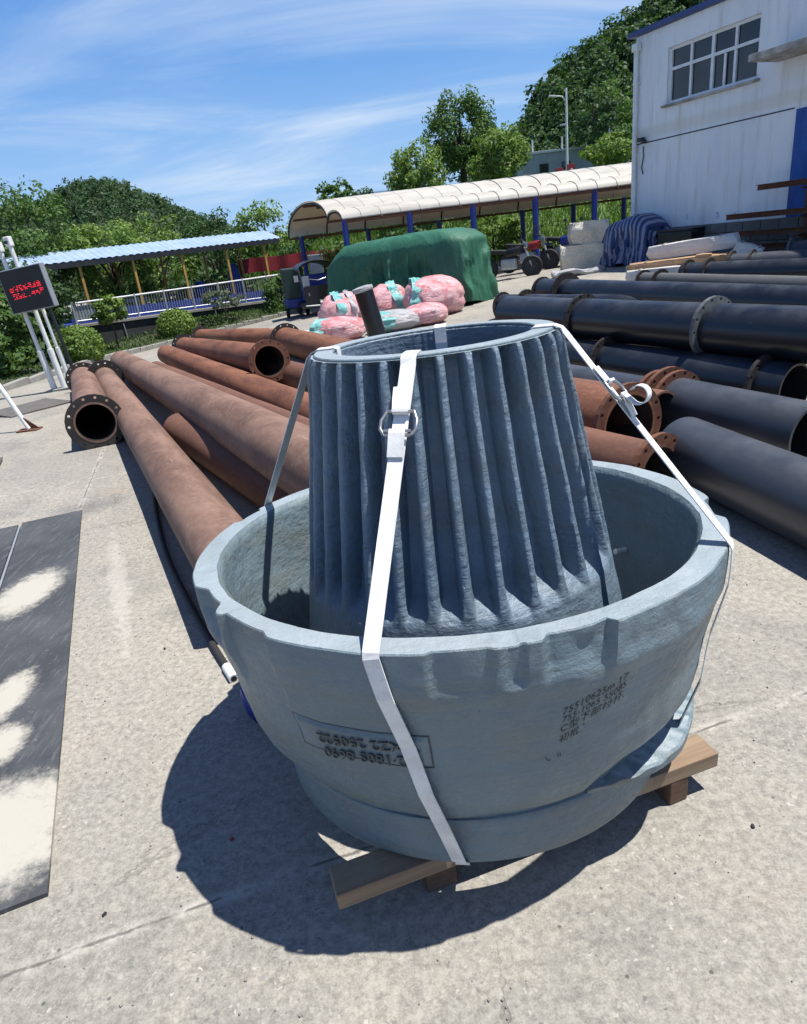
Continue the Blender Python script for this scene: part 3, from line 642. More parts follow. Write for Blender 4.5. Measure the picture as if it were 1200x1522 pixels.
LT = [(-11.1, 24.2, 5.35, 1.75, 1.9, 'leaf_mid', 'tall leafy tree at the left edge above the display sign'),
      (-13.4, 26, 6.2, 2.0, 2.3, 'leaf_dark', 'tall dark tree cut off by the left edge of the picture'),
      (-9.4, 26.0, 4.6, 1.5, 1.7, 'leaf_light', 'light green tree behind the left end of the pavilion'),
      (-12.3, 33, 5.0, 2.0, 1.9, 'leaf_mid', 'broad tree behind the left half of the pavilion roof'),
      (-9.6, 32, 4.6, 1.8, 1.8, 'leaf_light', 'light broad tree behind the middle of the pavilion roof'),
      (-7.2, 33, 4.5, 1.8, 1.7, 'leaf_dark', 'dark tree behind the right half of the pavilion roof'),
      (-4.9, 34, 4.4, 1.7, 1.6, 'leaf_light', 'bright tree showing under the right end of the pavilion roof'),
      (-2.4, 35, 4.2, 1.6, 1.5, 'leaf_mid', 'tree behind the red banner near the carport'),
      (-.2, 34, 4.0, 1.5, 1.4, 'leaf_dark', 'dark tree seen under the left part of the carport roof'),
      (2.0, 33.5, 3.4, 1.3, 1.2, 'leaf_mid', 'low tree seen through the carport behind the green cover'),
      (-9.7, 19.3, 3.0, 1.35, 1.4, 'leaf_dark', 'dense dark tree behind the display sign'),
      (-9.0, 16.0, 2.0, 1.05, .95, 'leaf_mid', 'low leafy tree below the display sign at the left edge')]
for x, y, h_, rx, rzv, m_, lab in LT: gt('leafy_tree', lab, x, y, h_, rx, rzv, m_, None, 6000, .075, clumps=60, seed_r=.27)
k_ = [(-7.0, 29.0, 2.2, 1.5, 1.2, 'leaf_dark'), (-9.8, 28.6, 2.2, 1.5, 1.2, 'leaf_mid'), (-4.6, 30.4, 2.0, 1.3, 1.1, 'leaf_mid'), (-11.6, 21.5, 2.6, 1.5, 1.5, 'leaf_dark')]
for (x, y, h_, rx, rzv, m_), lab in zip(k_, ('dark undergrowth bush behind the pavilion benches', 'green undergrowth bush behind the left pavilion posts', 'green undergrowth bush behind the banner end of the pavilion', 'dark undergrowth bush left of the pavilion')):
    gt('undergrowth_bush', lab, x, y, h_, rx, rzv, m_, None, 2200, .11)
gt('clipped_bush', 'round clipped bush at the foot of the display posts', -7.85, 17.9, 1.02, .62, .52, 'leaf_light', None, 5200, .042, clumps=90, trunk=.04, seed_r=.24)
gt('clipped_bush', 'round clipped bush in front of the retaining wall', -6.55, 22.35, 1.05, .60, .55, 'leaf_light', None, 5200, .042, clumps=90, trunk=.04, seed_r=.24)
gt('garden_bush', 'green bush at the kerb beside the parked tricycle', -3.35, 24.4, 1.35, .62, .7, 'leaf_mid', None, 2600, .06, trunk=.04)
gt('garden_shrub', 'bright slender young tree in front of the retaining wall', -8.0, 20.9, 1.65, .46, .40, 'leaf_light', None, 1500, .06, trunk=.025)
gt('garden_shrub', 'greyish sparse shrub in front of the railing', -5.2, 23.5, 1.35, .66, .36, 'leaf_grey', None, 1300, .055, trunk=.03, clumps=30, seed_r=.25)
gt('flowering_shrub', 'yellow flowering shrub beside the green cover', -1.35, 24.6, 1.75, .5, .45, 'leaf_yellow', None, 1200, .065, trunk=.03)
gt('wild_bush', 'light green bush below the carport beside the green cover', 4.4, 26.2, 1.6, 1.2, .8, 'leaf_light', None, 3000, .075, trunk=.04)
gt('wild_bush', 'dark bush under the middle of the carport', 1.4, 27.2, 1.9, 1.4, 1.0, 'leaf_dark', None, 2600, .09, trunk=.04)
gt('wild_bush', 'leafy bush seen low under the left end of the carport', -.9, 27.6, 1.9, 1.5, 1.0, 'leaf_mid', None, 3600, .075, trunk=.04)
gt('wild_bush', 'leafy bush beyond the red banner under the carport', -3.2, 31.2, 2.4, 1.5, 1.1, 'leaf_dark', None, 3600, .08, trunk=.04)
gt('wild_bush', 'bush on the bank top beside the low grey house', 11.3, 34.5, 1.1, 1.2, .7, 'leaf_light', 4.0, 2600, .085, trunk=.04)
gt('wild_bush', 'sunlit bush on the bank top next to the white wall corner', 13.2, 36.5, 1.2, 1.4, .8, 'leaf_mid', 4.5, 2600, .09, trunk=.04)
gt('hillside_tree', 'pale tree in front of the dark wood near the street lamp', 13.6, 44, 3.4, 1.5, 1.5, 'leaf_bluish', 4.9, 3000, .11)
gt('hillside_tree', 'light leafed tree on the slope close to the white building', 15.3, 46, 3.9, 1.6, 1.6, 'leaf_mid', 5.1, 3000, .11)
# low house, lamp, red boards on the bank
hs = thing('low_house', 'low flat-roofed grey house above the carport roof', 'house', (11.9, 46.5, 3.6))
MB().bbox((0, 0, .95), (4.6, 3, 1.9), None, .03).build('wall', 'sign_case', hs); MB().bbox((0, 0, 1.96), (4.8, 3.2, .14), None, .02).build('roof', 'galvanised', hs)
for x in (-1.0, .35): 
    w_ = MB().box((x, -1.49, 1.05), (.55, .06, .55)).build('window', 'dark_steel', hs); MB().box((x, -1.525, 1.05), (.47, .01, .47)).build('pane', 'window_glass', w_)
for x in (-1.6, .2, 1.7): MB().tube([(x, -1.2, 1.98), (x, -1.2, 2.7)], .05, 8).build('vent_pipe', 'white_plastic', hs)
ld = thing('street_lamp', 'tall pale street lamp with one arm in front of the wooded hillside', 'lamp', (10.4, 38, 3.3))
MB().tube([(0, 0, 0), (0, 0, 4.35)], [.075, .045], 10).build('pole', 'white_plastic', ld, 40)
MB().tube([(0, 0, 3.75), (-.22, 0, 4.0), (-.55, 0, 4.05)], .03, 8).build('arm', 'white_plastic', ld, 40)
MB().bbox((-.66, 0, 4.05), (.42, .16, .07), Matrix.Rotation(R(8), 3, 'Y'), .03).build('lamp_head', 'white_plastic', ld)
MB().bbox((-.2, 0, 2.75), (.3, .12, .08), None, .02).build('lamp_box', 'galvanised', ld)
for x, z, lab in ((7.95, 3.05, 'lower red board with a pale mark behind the carport roof'), (8.42, 3.15, 'upper red board with a pale mark behind the carport roof')):
    q = thing('red_board', lab, 'sign', (x, 30.2, z), (0, 0, R(10))); MB().bbox((0, 0, .35), (.34, .04, .42), None, .01).build('panel', 'red_plastic', q)
    MB().box((.02, -.024, .35), (.09, .008, .10)).build('mark', 'white_plastic', q); MB().tube([(0, .03, -.6), (0, .03, .4)], .02, 6).build('post', 'galvanised', q)
fe = thing('bank_fence', 'thin wire fence posts on the slope beside the white building', 'fence', (13.2, 40, 4.2))
for i in range(6): MB().tube([(i*.55, 0, -.3), (i*.55+.03, 0, 1.7)], .03, 6).build('post', 'galvanised', fe)
for z in (.5, 1.0, 1.5): MB().tube([(0, 0, z), (2.8, 0, z)], .008, 4).build('wire', 'galvanised', fe)
fh = thing('far_house', 'sliver of a far house with blue roof behind the carport ridge', 'house', (.9, 47, 1.8), (0, 0, R(8)))
MB().bbox((0, 0, 1.2), (2.9, 2, 2.4), None, .03).build('wall', 'white_wall', fh); MB().bbox((0, 0, 2.52), (3.2, 2.3, .14), Matrix.Rotation(R(-8), 3, 'X'), .02).build('roof', 'roof_blue', fh)

# ------------------------------------------------------------------ pipes
FL = {}
def flange_mesh(ri, ro, th, nh, hole):
    key = (round(ri, 3), round(ro, 3), th, nh)
    if key in FL: return FL[key]
    vs, fs = [], []; rm = ri+(ro-ri)*.56
    def P(r_, a, x): vs.append((x, r_*math.cos(a), r_*math.sin(a))); return len(vs)-1
    da = 2*math.pi/nh
    for k_ in range(nh):
        a0 = k_*da; loops = []
        for x in (-th/2, th/2):
            bd = [P(ri, a0-da/2, x), P(ri, a0, x), P(ri, a0+da/2, x), P(rm, a0+da/2, x), P(ro, a0+da/2, x), P(ro, a0, x), P(ro, a0-da/2, x), P(rm, a0-da/2, x)]
            hl = []
            for (du, dv) in ((-.7, -.7), (0, -1), (.7, -.7), (1, 0), (.7, .7), (0, 1), (-.7, .7), (-1, 0)): hl.append(P(rm+dv*hole, a0+du*hole/rm, x))
            loops.append((bd, hl))
            for j in range(8):
                q = (bd[j], bd[(j+1) % 8], hl[(j+1) % 8], hl[j]); fs.append(q if x > 0 else q[::-1])
        (b0, h0), (b1, h1) = loops
        for j in range(8): fs.append((h0[j], h1[j], h1[(j+1) % 8], h0[(j+1) % 8]))
        for j in (0, 1, 4, 5): fs.append((b0[j], b0[j+1], b1[j+1], b1[j]))
    me = bpy.data.meshes.new('flange'); me.from_pydata(vs, [], fs); bm = bmesh.new(); bm.from_mesh(me)
    bmesh.ops.remove_doubles(bm, verts=bm.verts, dist=1e-5); bmesh.ops.recalc_face_normals(bm, faces=bm.faces); bm.to_mesh(me); bm.free()
    FL[key] = me; return me
def pipe(name, label, A, B, r, mat, inner='pipe_inside', flanges=(), wall=.018, group=None, n=40, ribs=None):
    A, B = Vector(A), Vector(B); d = B-A; L = d.length
    t = thing(name, label, 'pipe', A, group=group); t.rotation_euler = d.to_track_quat('X', 'Z').to_euler()
    Mx = Matrix(((0, 0, 1), (1, 0, 0), (0, 1, 0))); ri = r-wall
    m = max(3, int(L/.5)); rough = .0025
    prof = []
    for i in range(m+1):
        x = L*i/m; prof.append((r+random.uniform(-rough, rough), x))
    if ribs:
        prof = [(r, 0)]; x0, x1, cnt = ribs; prof.append((r, x0))
        for i in range(cnt*6+1): prof.append((r+.012*max(0, math.sin(i/6*2*math.pi)), x0+(x1-x0)*i/(cnt*6)))
        prof += [(r, x1), (r, L)]
    b = MB().lathe(prof, n, Mx); b.lathe([(prof[-1][0], L), (ri, L)], n, Mx); b.lathe([(prof[0][0], 0), (ri, 0)][::-1], n, Mx)
    b.build('pipe_shell', mat, t, 40)
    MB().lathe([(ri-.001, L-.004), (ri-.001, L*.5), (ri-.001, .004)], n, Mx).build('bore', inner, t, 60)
    for (x, ro, fm) in flanges:
        me = flange_mesh(r+.001, ro, .034, 14, .015)
        if len(me.materials) and me.materials[0] != MATS[fm]: me = me.copy()
        fo_ = link('flange', me, fm, t); fo_.location = (x if x >= 0 else L+x, 0, 0)
    return t
GR, GB = 'rusty steel pipes laid on the yard', 'dark enamelled pipes stacked at the right'
def ext(A, B, k_): A, B = Vector(A), Vector(B); return B+(B-A).normalized()*k_
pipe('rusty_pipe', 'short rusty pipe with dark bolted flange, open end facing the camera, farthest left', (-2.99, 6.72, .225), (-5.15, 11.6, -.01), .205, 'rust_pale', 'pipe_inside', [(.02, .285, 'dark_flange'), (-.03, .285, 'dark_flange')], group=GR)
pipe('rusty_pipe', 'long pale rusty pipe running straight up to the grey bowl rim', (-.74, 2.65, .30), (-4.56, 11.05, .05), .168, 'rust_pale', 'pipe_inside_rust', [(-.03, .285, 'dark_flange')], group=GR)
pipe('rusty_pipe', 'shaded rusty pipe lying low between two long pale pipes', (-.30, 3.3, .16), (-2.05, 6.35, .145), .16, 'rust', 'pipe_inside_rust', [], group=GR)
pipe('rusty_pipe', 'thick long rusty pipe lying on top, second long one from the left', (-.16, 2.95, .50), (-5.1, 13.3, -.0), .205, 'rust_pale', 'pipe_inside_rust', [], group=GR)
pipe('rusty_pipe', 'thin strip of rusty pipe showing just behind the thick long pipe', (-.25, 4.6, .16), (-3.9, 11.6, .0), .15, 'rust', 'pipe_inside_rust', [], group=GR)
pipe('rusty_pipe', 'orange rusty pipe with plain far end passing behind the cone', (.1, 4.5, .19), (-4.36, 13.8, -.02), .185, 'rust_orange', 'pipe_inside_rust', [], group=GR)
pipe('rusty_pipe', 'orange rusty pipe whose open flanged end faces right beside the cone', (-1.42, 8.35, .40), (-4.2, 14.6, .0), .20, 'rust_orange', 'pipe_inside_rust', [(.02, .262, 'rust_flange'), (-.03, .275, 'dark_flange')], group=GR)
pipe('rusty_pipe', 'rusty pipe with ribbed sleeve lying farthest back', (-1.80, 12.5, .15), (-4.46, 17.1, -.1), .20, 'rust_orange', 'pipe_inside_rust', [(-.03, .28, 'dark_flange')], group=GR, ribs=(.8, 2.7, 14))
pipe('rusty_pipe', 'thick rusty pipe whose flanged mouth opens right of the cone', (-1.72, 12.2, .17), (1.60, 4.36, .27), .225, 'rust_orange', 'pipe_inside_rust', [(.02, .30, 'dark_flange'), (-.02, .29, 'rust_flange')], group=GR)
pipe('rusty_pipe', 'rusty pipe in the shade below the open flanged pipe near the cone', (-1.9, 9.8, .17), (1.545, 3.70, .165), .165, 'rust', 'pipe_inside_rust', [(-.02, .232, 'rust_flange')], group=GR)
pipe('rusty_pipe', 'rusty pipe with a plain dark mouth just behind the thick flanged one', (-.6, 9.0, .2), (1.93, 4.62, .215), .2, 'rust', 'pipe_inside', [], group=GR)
# dark pipes
pipe('slate_pipe', 'short slate grey pipe with open mouth at the right edge', (2.10, 4.95, .235), (2.55, 3.86, .215), .205, 'slate_enamel', 'pipe_inside', [(.0, .275, 'rust_flange'), (.09, .26, 'rust_flange')], group=GB)
pipe('slate_pipe', 'nearest slate grey pipe lying on the concrete in front of the others', (1.80, 3.97, .2), (2.42, .45, .2), .2, 'slate_enamel', 'pipe_inside', [], group=GB)
pipe('slate_pipe', 'pale topped slate pipe disappearing behind the cone and strap buckle', (1.2, 6.85, .21), (2.06, 5.02, .205), .2, 'slate_enamel', 'pipe_inside', [(-.02, .27, 'rust_flange')], group=GB)
pipe('black_pipe', 'black pipe in shadow under the big twice-flanged pipe', (1.55, 8.15, .24), (3.12, 5.0, .21), .2, 'black_enamel', 'pipe_inside', [(1.55, .262, 'dark_flange'), (-.25, .25, 'dark_flange')], group=GB)
pipe('black_pipe', 'big black pipe on top of the stack with two grey bolted flanges', (1.60, 8.6, .60), (5.1, 1.15, .585), .215, 'black_enamel', 'pipe_inside', [(1.35, .265, 'dark_flange'), (3.0, .275, 'flange_grey')], group=GB)
pipe('black_pipe', 'black pipe with stub end and flange pointing at the pink bundles', (2.2, 12.6, .29), (6.9, 5.95, .26), .205, 'black_enamel', 'pipe_inside', [(.05, .25, 'dark_flange'), (.62, .29, 'dark_flange')], group=GB)
pipe('black_pipe', 'long black pipe behind, its high flange standing before the beige bale', (2.98, 12.75, .47), (6.6, 3.6, .36), .21, 'black_enamel', 'pipe_inside', [(.05, .24, 'dark_flange'), (.75, .32, 'dark_flange')], group=GB)
pipe('grey_pipe', 'weathered greyish pipe lying in front of the wooden cases', (5.14, 13.5, .37), (7.6, 6.6, .26), .15, 'grey_enamel', 'pipe_inside', [(.04, .2, 'dark_flange'), (.5, .22, 'dark_flange')], group=GB)
pipe('slate_pipe', 'bluish pipe with black flange at the foot of the wooden cases', (5.7, 12.95, .45), (8.6, 8.9, .42), .2, 'black_enamel', 'pipe_inside', [(.1, .26, 'dark_flange'), (.5, .27, 'dark_flange')], group=GB)
pipe('slate_pipe', 'pale slate pipe at the far right behind the bluish one', (6.55, 12.95, .51), (9.4, 10.1, .5), .2, 'slate_enamel', 'pipe_inside', [(.05, .26, 'dark_flange'), (.4, .26, 'dark_flange')], group=GB)
pipe('slate_pipe', 'farthest slate pipe end against the block plinth', (7.6, 12.9, .62), (10.6, 10.2, .6), .2, 'slate_enamel', 'pipe_inside', [(.05, .26, 'flange_grey')], group=GB)
pipe('upright_pipe', 'black pipe piece standing upright and leaning behind the cone', (-.08, 12.05, .0), (-.25, 12.0, .88), .165, 'black_enamel', 'pipe_inside', [], wall=.02)
ct = MB().lathe([(.172, .0), (.185, .03), (.18, .07), (.10, .085), (.02, .08)], 24).build('plastic_cover', 'clear_film'); ct.location = (-.25, 12.0, .855); ct.rotation_euler = (0, R(-11), 0); tag(ct, 'crumpled clear plastic tied over the upright black pipe', 'cover')
# timbers the pipes lie on
for x, y, ln, a, lab in ((2.6, 6.3, 2.6, 60, 'dark timber bearer under the black pipe stack'),):
    tb = MB().bbox((0, 0, 0), (ln, .09, .05), None, .008).build('timber_bearer', 'wood_dark'); tb.location = (x, y, gz(x, y)+.02); tb.rotation_euler = (0, 0, R(a)); tag(tb, lab, 'timber')
# plastic tube beside the long pipe
pts = smooth_path([(-1.99, 5.2, .015), (-1.742, 4.45, .016), (-1.413, 3.6, .016), (-1.014, 2.77, .016), (-.81, 2.38, .016)], 8)
ho = thing('plastic_tube', 'thin dark plastic tube with pale cut end beside the long rusty pipe', 'tube')
MB().tube(pts, .0155, 12).build('tube', 'black_rubber', ho, 50)
dq = (pts[-1]-pts[-4]).normalized(); MB().tube([pts[-1]-dq*.02, pts[-1]+dq*.085], .020, 14).build('sleeve', 'white_plastic', ho, 40)
MB().tube([pts[-1]+dq*.08, pts[-1]+dq*.0862], .013, 12).build('bore', 'pipe_inside', ho)

# ------------------------------------------------------------------ steel sheets, cover plates, barrier, display
ed = Vector((-1.24, 3.29)).normalized(); pd = Vector((ed.y, -ed.x))*-1
br0 = Vector((-1.12, 1.38))
def sheet(name, label, c, L_, w_, th, a, mat, bend=.0):
    nx, ny = 30, 8; P_ = []
    def zf(x, y): return th+bend*(mnoise.noise((x*1.3, y*1.3, 3.))*.5+.5)
    for i in range(nx+1): P_.append([(L_*(i/nx), w_*(j/ny), zf(L_*i/nx, w_*j/ny)) for j in range(ny+1)])
    q = MB().grid(P_)
    rim_ = [P_[i][0] for i in range(nx+1)]+[P_[nx][j] for j in range(1, ny+1)]+[P_[i][ny] for i in range(nx-1, -1, -1)]+[P_[0][j] for j in range(ny-1, 0, -1)]
    m = len(rim_); q.add(rim_+[(x, y, .0) for x, y, z in rim_], [(i, (i+1) % m, m+(i+1) % m, m+i) for i in range(m)])
    ob = q.build(name, mat, None, 50); ob.location = (c[0], c[1], gz(c[0], c[1])+.002); ob.rotation_euler = (0, 0, a); tag(ob, label, 'sheet'); return ob
aL = math.atan2(ed.y, ed.x)
sheet('steel_sheet', 'dark steel sheet with pale dusty patches lying on the concrete', br0, 3.52, .40, .010, aL, 'steel_sheet', .006)
p2 = br0+pd*.425; sheet('steel_sheet', 'second dark steel sheet cut off by the left edge of the picture', p2, 3.50, .9, .010, aL, 'steel_sheet', .006)
tb = MB().box((0, 0, 0), (3.4, .012, .006)).build('steel_strip', 'galvanised'); q_ = br0+pd*.412+ed*1.75; tb.location = (q_.x, q_.y, .012); tb.rotation_euler = (0, 0, aL); tag(tb, 'thin pale steel strip between the two dark sheets', 'strip')
sheet('cover_plate', 'small brown cover plate on the concrete near the barrier foot', (-5.35, 9.45), .95, .85, .012, R(52), 'plate_grey', .004)
sheet('cover_plate', 'brown plate corner at the left edge above the dark sheets', (-3.62, 5.75), 1.0, .9, .012, R(112), 'plate_grey', .004)
ba = thing('barrier_strut', 'slanting white pole with rusty foot at the left edge', 'pole', (-4.46, 8.18, gz(-4.46, 8.18)))
MB().tube([(0, 0, .02), (-.36, .1, .92), (-.72, .2, 1.8)], .028, 12).build('pole', 'white_plastic', ba, 50)
q = MB(); q.bbox((0, 0, .01), (.26, .16, .02), None, .004); q.add([(-.02, -.005, .02), (.13, -.005, .02), (-.03, -.005, .17), (-.02, .005, .02), (.13, .005, .02), (-.03, .005, .17)], [(0, 1, 2), (5, 4, 3), (0, 3, 4, 1), (1, 4, 5, 2), (2, 5, 3, 0)]); q.build('foot', 'rust_flange', ba)
LZ = gz(-5.75, 12.05)
dsn = thing('display_sign', 'black electronic display with red dotted text on white posts', 'sign', (-5.75, 12.05, LZ), (0, R(-5), R(-6)))
MB().bbox((.06, 0, 1.73), (.78, .14, .70), None, .012).build('case', 'sign_case', dsn)
scn = MB().box((.06, -.073, 1.73), (.745, .008, .665)).build('screen', 'led_black', dsn)
lm = MB(); lr = random.Random(5)
for row, (z0, x0) in enumerate(((1.80, -.22), (1.685, -.20))):
    x = x0
    for ch in range(7):
        for sub in range(4):
            if row == 1 and ch == 3 and sub < 3: continue
            z = z0-.024*sub+.012*ch*.25; xx = x+lr.uniform(0, .012)
            while xx < x+.070:
                wseg = lr.choice((.008, .012, .022, .04)); wseg = min(wseg, x+.072-xx)
                if lr.random() < .62: lm.box((xx+wseg/2, -.0785, z), (wseg, .003, .011))
                xx += wseg+lr.choice((.006, .01))
        x += .083
lm.build('red_characters', 'led_red', scn)
for (x, y, r_, top) in ((-.24, .12, .036, 2.5), (-.04, .12, .036, 2.55), (.08, .16, .030, 1.4)):
    MB().tube([(x, y, 0), (x, y, .72), (x, y, .725), (x, y, top)], [r_*1.5, r_*1.5, r_, r_], 14).build('post', 'white_plastic', dsn, 40)
for x, z in ((-.24, 2.5), (-.04, 2.55)):
    MB().bbox((x, .12, z-.05), (.10, .12, .16), None, .02).build('camera_head', 'white_plastic', dsn); MB().tube([(x, .05, z-.06), (x, .03, z-.06)], .025, 12).build('lens', 'black_plastic', dsn)
MB().bbox((.20, .17, .72), (.045, .045, 1.44), None, .004).build('back_post', 'dark_steel', dsn)
MB().bbox((0, .13, .02), (.7, .35, .04), None, .01).build('base_plate', 'kerb_stone', dsn)

# ------------------------------------------------------------------ covered vehicle, tricycle, motorcycles, bundles, cases
def draped(name, label, cat, A, B, hw, ht, mat, folds, seed, humps=()):
    """cloth thrown over a long load from A to B: rounded top, pleated skirts"""
    A, B = Vector((*A, 0)), Vector((*B, 0)); L = (B-A).length; ha = L/2; rr = random.Random(seed)
    th = np.linspace(0, 2*math.pi, 4001); ex = .42
    fx = ha*np.sign(np.cos(th))*np.abs(np.cos(th))**ex; fy = hw*np.sign(np.sin(th))*np.abs(np.sin(th))**ex
    arc = np.concatenate([[0], np.cumsum(np.hypot(np.diff(fx), np.diff(fy)))]); NP = 260
    ss = np.linspace(0, arc[-1], NP, endpoint=False); X = np.interp(ss, arc, fx); Y = np.interp(ss, arc, fy)
    cyc = [(max(3, round(arc[-1]*folds*f)), rr.uniform(0, 6.28), a) for f, a in ((.45, .7), (.9, .9), (1.6, .9), (3.1, .5))]
    def top(x): return ht*(1+sum(h_*math.exp(-((x/ha-c)/w_)**2) for c, w_, h_ in humps))
    rows = []; vs = [0, .3, .55, .75, .88, .96, 1.]
    for v in vs:
        rows.append([(X[i]*v, Y[i]*v*.93, top(X[i]*v)*(1-.20*v**5)+.012*mnoise.noise((X[i]*v*3, Y[i]*v*3, seed))-.02*abs(mnoise.noise((X[i]*2.2, Y[i]*v, seed+3)))) for i in range(NP)])
    for d in np.linspace(.05, 1, 22):
        row = []
        for i in range(NP):
            u = ss[i]/arc[-1]*2*math.pi; f = 0
            for n_, p_, a_ in cyc:
                q = math.sin(n_*u+p_+.9*mnoise.noise((u*2.5, d*1.4, seed))*3+d*1.1*math.sin(u*3+p_)); f += a_*(1-2*abs(q)**.6)
            f = f*.115*(sstep(-.05, .35, d)*.9+.1)*(.45+.55*abs(mnoise.noise((u*4, seed, 0))*2))
            nx, ny = X[i]/ha, Y[i]/hw; f *= 1-.75*sstep(.55, .85, min(abs(nx), abs(ny))); l_ = math.hypot(nx, ny)+1e-6; o_ = .035*math.sin(min(1, d*3)*1.57)+.15*d+f
            z0 = top(X[i])*.80; row.append((X[i]+nx/l_*o_, Y[i]*.93+ny/l_*o_, max(.008, z0*(1-d)*(1+.02*f*8)+.04*d*(1+math.sin(u*9+seed)))))
        rows.append(row)
    q = MB(); m = NP; q.add([p for r_ in rows for p in r_], [(a*m+b, a*m+(b+1) % m, (a+1)*m+(b+1) % m, (a+1)*m+b) for a in range(len(rows)-1) for b in range(m)])
    o = q.build(name, mat, None, 75); d = B-A; c = (A+B)/2; o.location = (c.x, c.y, gz(c.x, c.y)-.03)
    o.rotation_euler = (0, -math.atan2(gz(B.x, B.y)-gz(A.x, A.y), L), math.atan2(d.y, d.x)); tag(o, label, cat); return o
draped('covered_vehicle', 'vehicle fully covered by a dark green tarpaulin with hanging folds', 'covered vehicle', (-.92, 18.7), (2.32, 15.55), .74, 1.68, 'tarp_green', 1.25, 4, ((-.95, .16, -.10), (-.62, .10, .035), (.85, .14, .03)))
def wheel(name, parent, c, r, w, axis=(1, 0, 0), tyre='black_rubber'):
    M = Vector(axis).to_track_quat('Z', 'Y').to_matrix()
    prof = [(r*.62, -w/2), (r*.92, -w/2), (r, -w*.25), (r, w*.25), (r*.92, w/2), (r*.62, w/2)]
    tm = MB(); tm.lathe(prof, 24, M.to_4x4(), True); t = tm.build(name, tyre, parent, 40); t.location = c
    rm = MB(); rm.lathe([(r*.62, -w*.3), (r*.5, -w*.2), (r*.12, -w*.3), (.001, -w*.3)], 18, M.to_4x4()); rm.lathe([(r*.62, w*.3), (r*.5, w*.2), (r*.12, w*.3), (.001, w*.3)], 18, M.to_4x4()); rm.build('rim', 'dark_steel', t, 40)
tz0 = gz(-1.75, 20.3)
tk = thing('cargo_tricycle', 'black cabin tricycle parked beside the green covered vehicle', 'tricycle', (-1.72, 20.3, tz0), (0, 0, R(14)))
rows = []
for i in range(9):
    a = math.pi*i/8; rows.append([(-.52*math.cos(a), y, 1.28+.22*math.sin(a)-.06*((y-.3)**2)) for y in np.linspace(-.25, 1.3, 7)])
q = MB(); q.grid(rows); q.grid([[(x, y, z-.03) for x, y, z in r] for r in rows]); q.build('roof', 'black_plastic', tk, 60)
for x in (-.5, .5):
    MB().tube([(x, -.22, 1.28), (x*.98, -.5, .75), (x*.9, -.55, .45)], .03, 8).build('pillar', 'black_plastic', tk, 50); MB().tube([(x, 1.2, 1.25), (x, 1.2, .4)], .03, 8).build('pillar', 'black_plastic', tk, 50)
    mb = MB(); mb.tube([(x, -.4, .95), (x*1.25, -.5, 1.05)], .012, 6); mb.bbox((x*1.28, -.5, 1.06), (.13, .03, .17), None, .02); mb.build('mirror', 'chrome', tk)
    MB().bbox((x*.62, -.60, .62), (.13, .05, .09), None, .02).build('headlight', 'chrome', tk)
rows = [[(x, -.56-.10*math.cos(x*2.6), z) for x in np.linspace(-.46, .46, 9)] for z in np.linspace(.28, .84, 6)]
q = MB(); q.grid(rows); q.grid([[(x, y+.03, z) for x, y, z in r] for r in rows]); q.build('front_panel', 'black_plastic', tk, 60)
MB().bbox((0, .35, .55), (.8, .5, .3), None, .05).build('seat', 'blue_paint', tk); MB().bbox((0, .62, .85), (.8, .12, .5), None, .04).build('seat_back', 'blue_paint', tk)
MB().tube([(-.25, -.2, 1.0), (0, -.3, .95), (.25, -.2, 1.0)], .018, 8).build('handlebar', 'chrome', tk, 50)
MB().bbox((-.38, -.47, .95), (.2, .02, .3), None, .005).build('windscreen_notice', 'sign_case', tk)
MB().tube([(-.5, -.66, .32), (0, -.74, .30), (.5, -.66, .32)], .022, 8).build('bumper', 'galvanised', tk, 50)
MB().bbox((0, .35, .30), (1.0, 1.7, .14), None, .03).build('chassis', 'black_plastic', tk)
wheel('wheel', tk, (0, -.52, .22), .22, .12); wheel('wheel', tk, (-.48, .95, .22), .22, .12); wheel('wheel', tk, (.48, .95, .22), .22, .12)
mb = MB(); rows = [[(.09*s_, -.52+.27*math.cos(a), .22+.27*math.sin(a)) for s_ in (-1, 0, 1)] for a in np.linspace(.2, 2.9, 9)]; mb.grid(rows).build('mudguard', 'black_plastic', tk, 60)
tx = thing('box_tricycle', 'dark green box trailer with blue base beside the black tricycle', 'tricycle', (-2.55, 21.6, gz(-2.55, 21.6)), (0, 0, R(10)))
MB().bbox((0, 0, .98), (.62, 1.3, .85), None, .03).build('cargo_box', 'tricycle_green', tx); MB().bbox((0, 0, .43), (.66, 1.4, .24), None, .02).build('base', 'blue_paint', tx)
for x in (-.3, .3): wheel('wheel', tx, (x, -.2, .2), .2, .1)
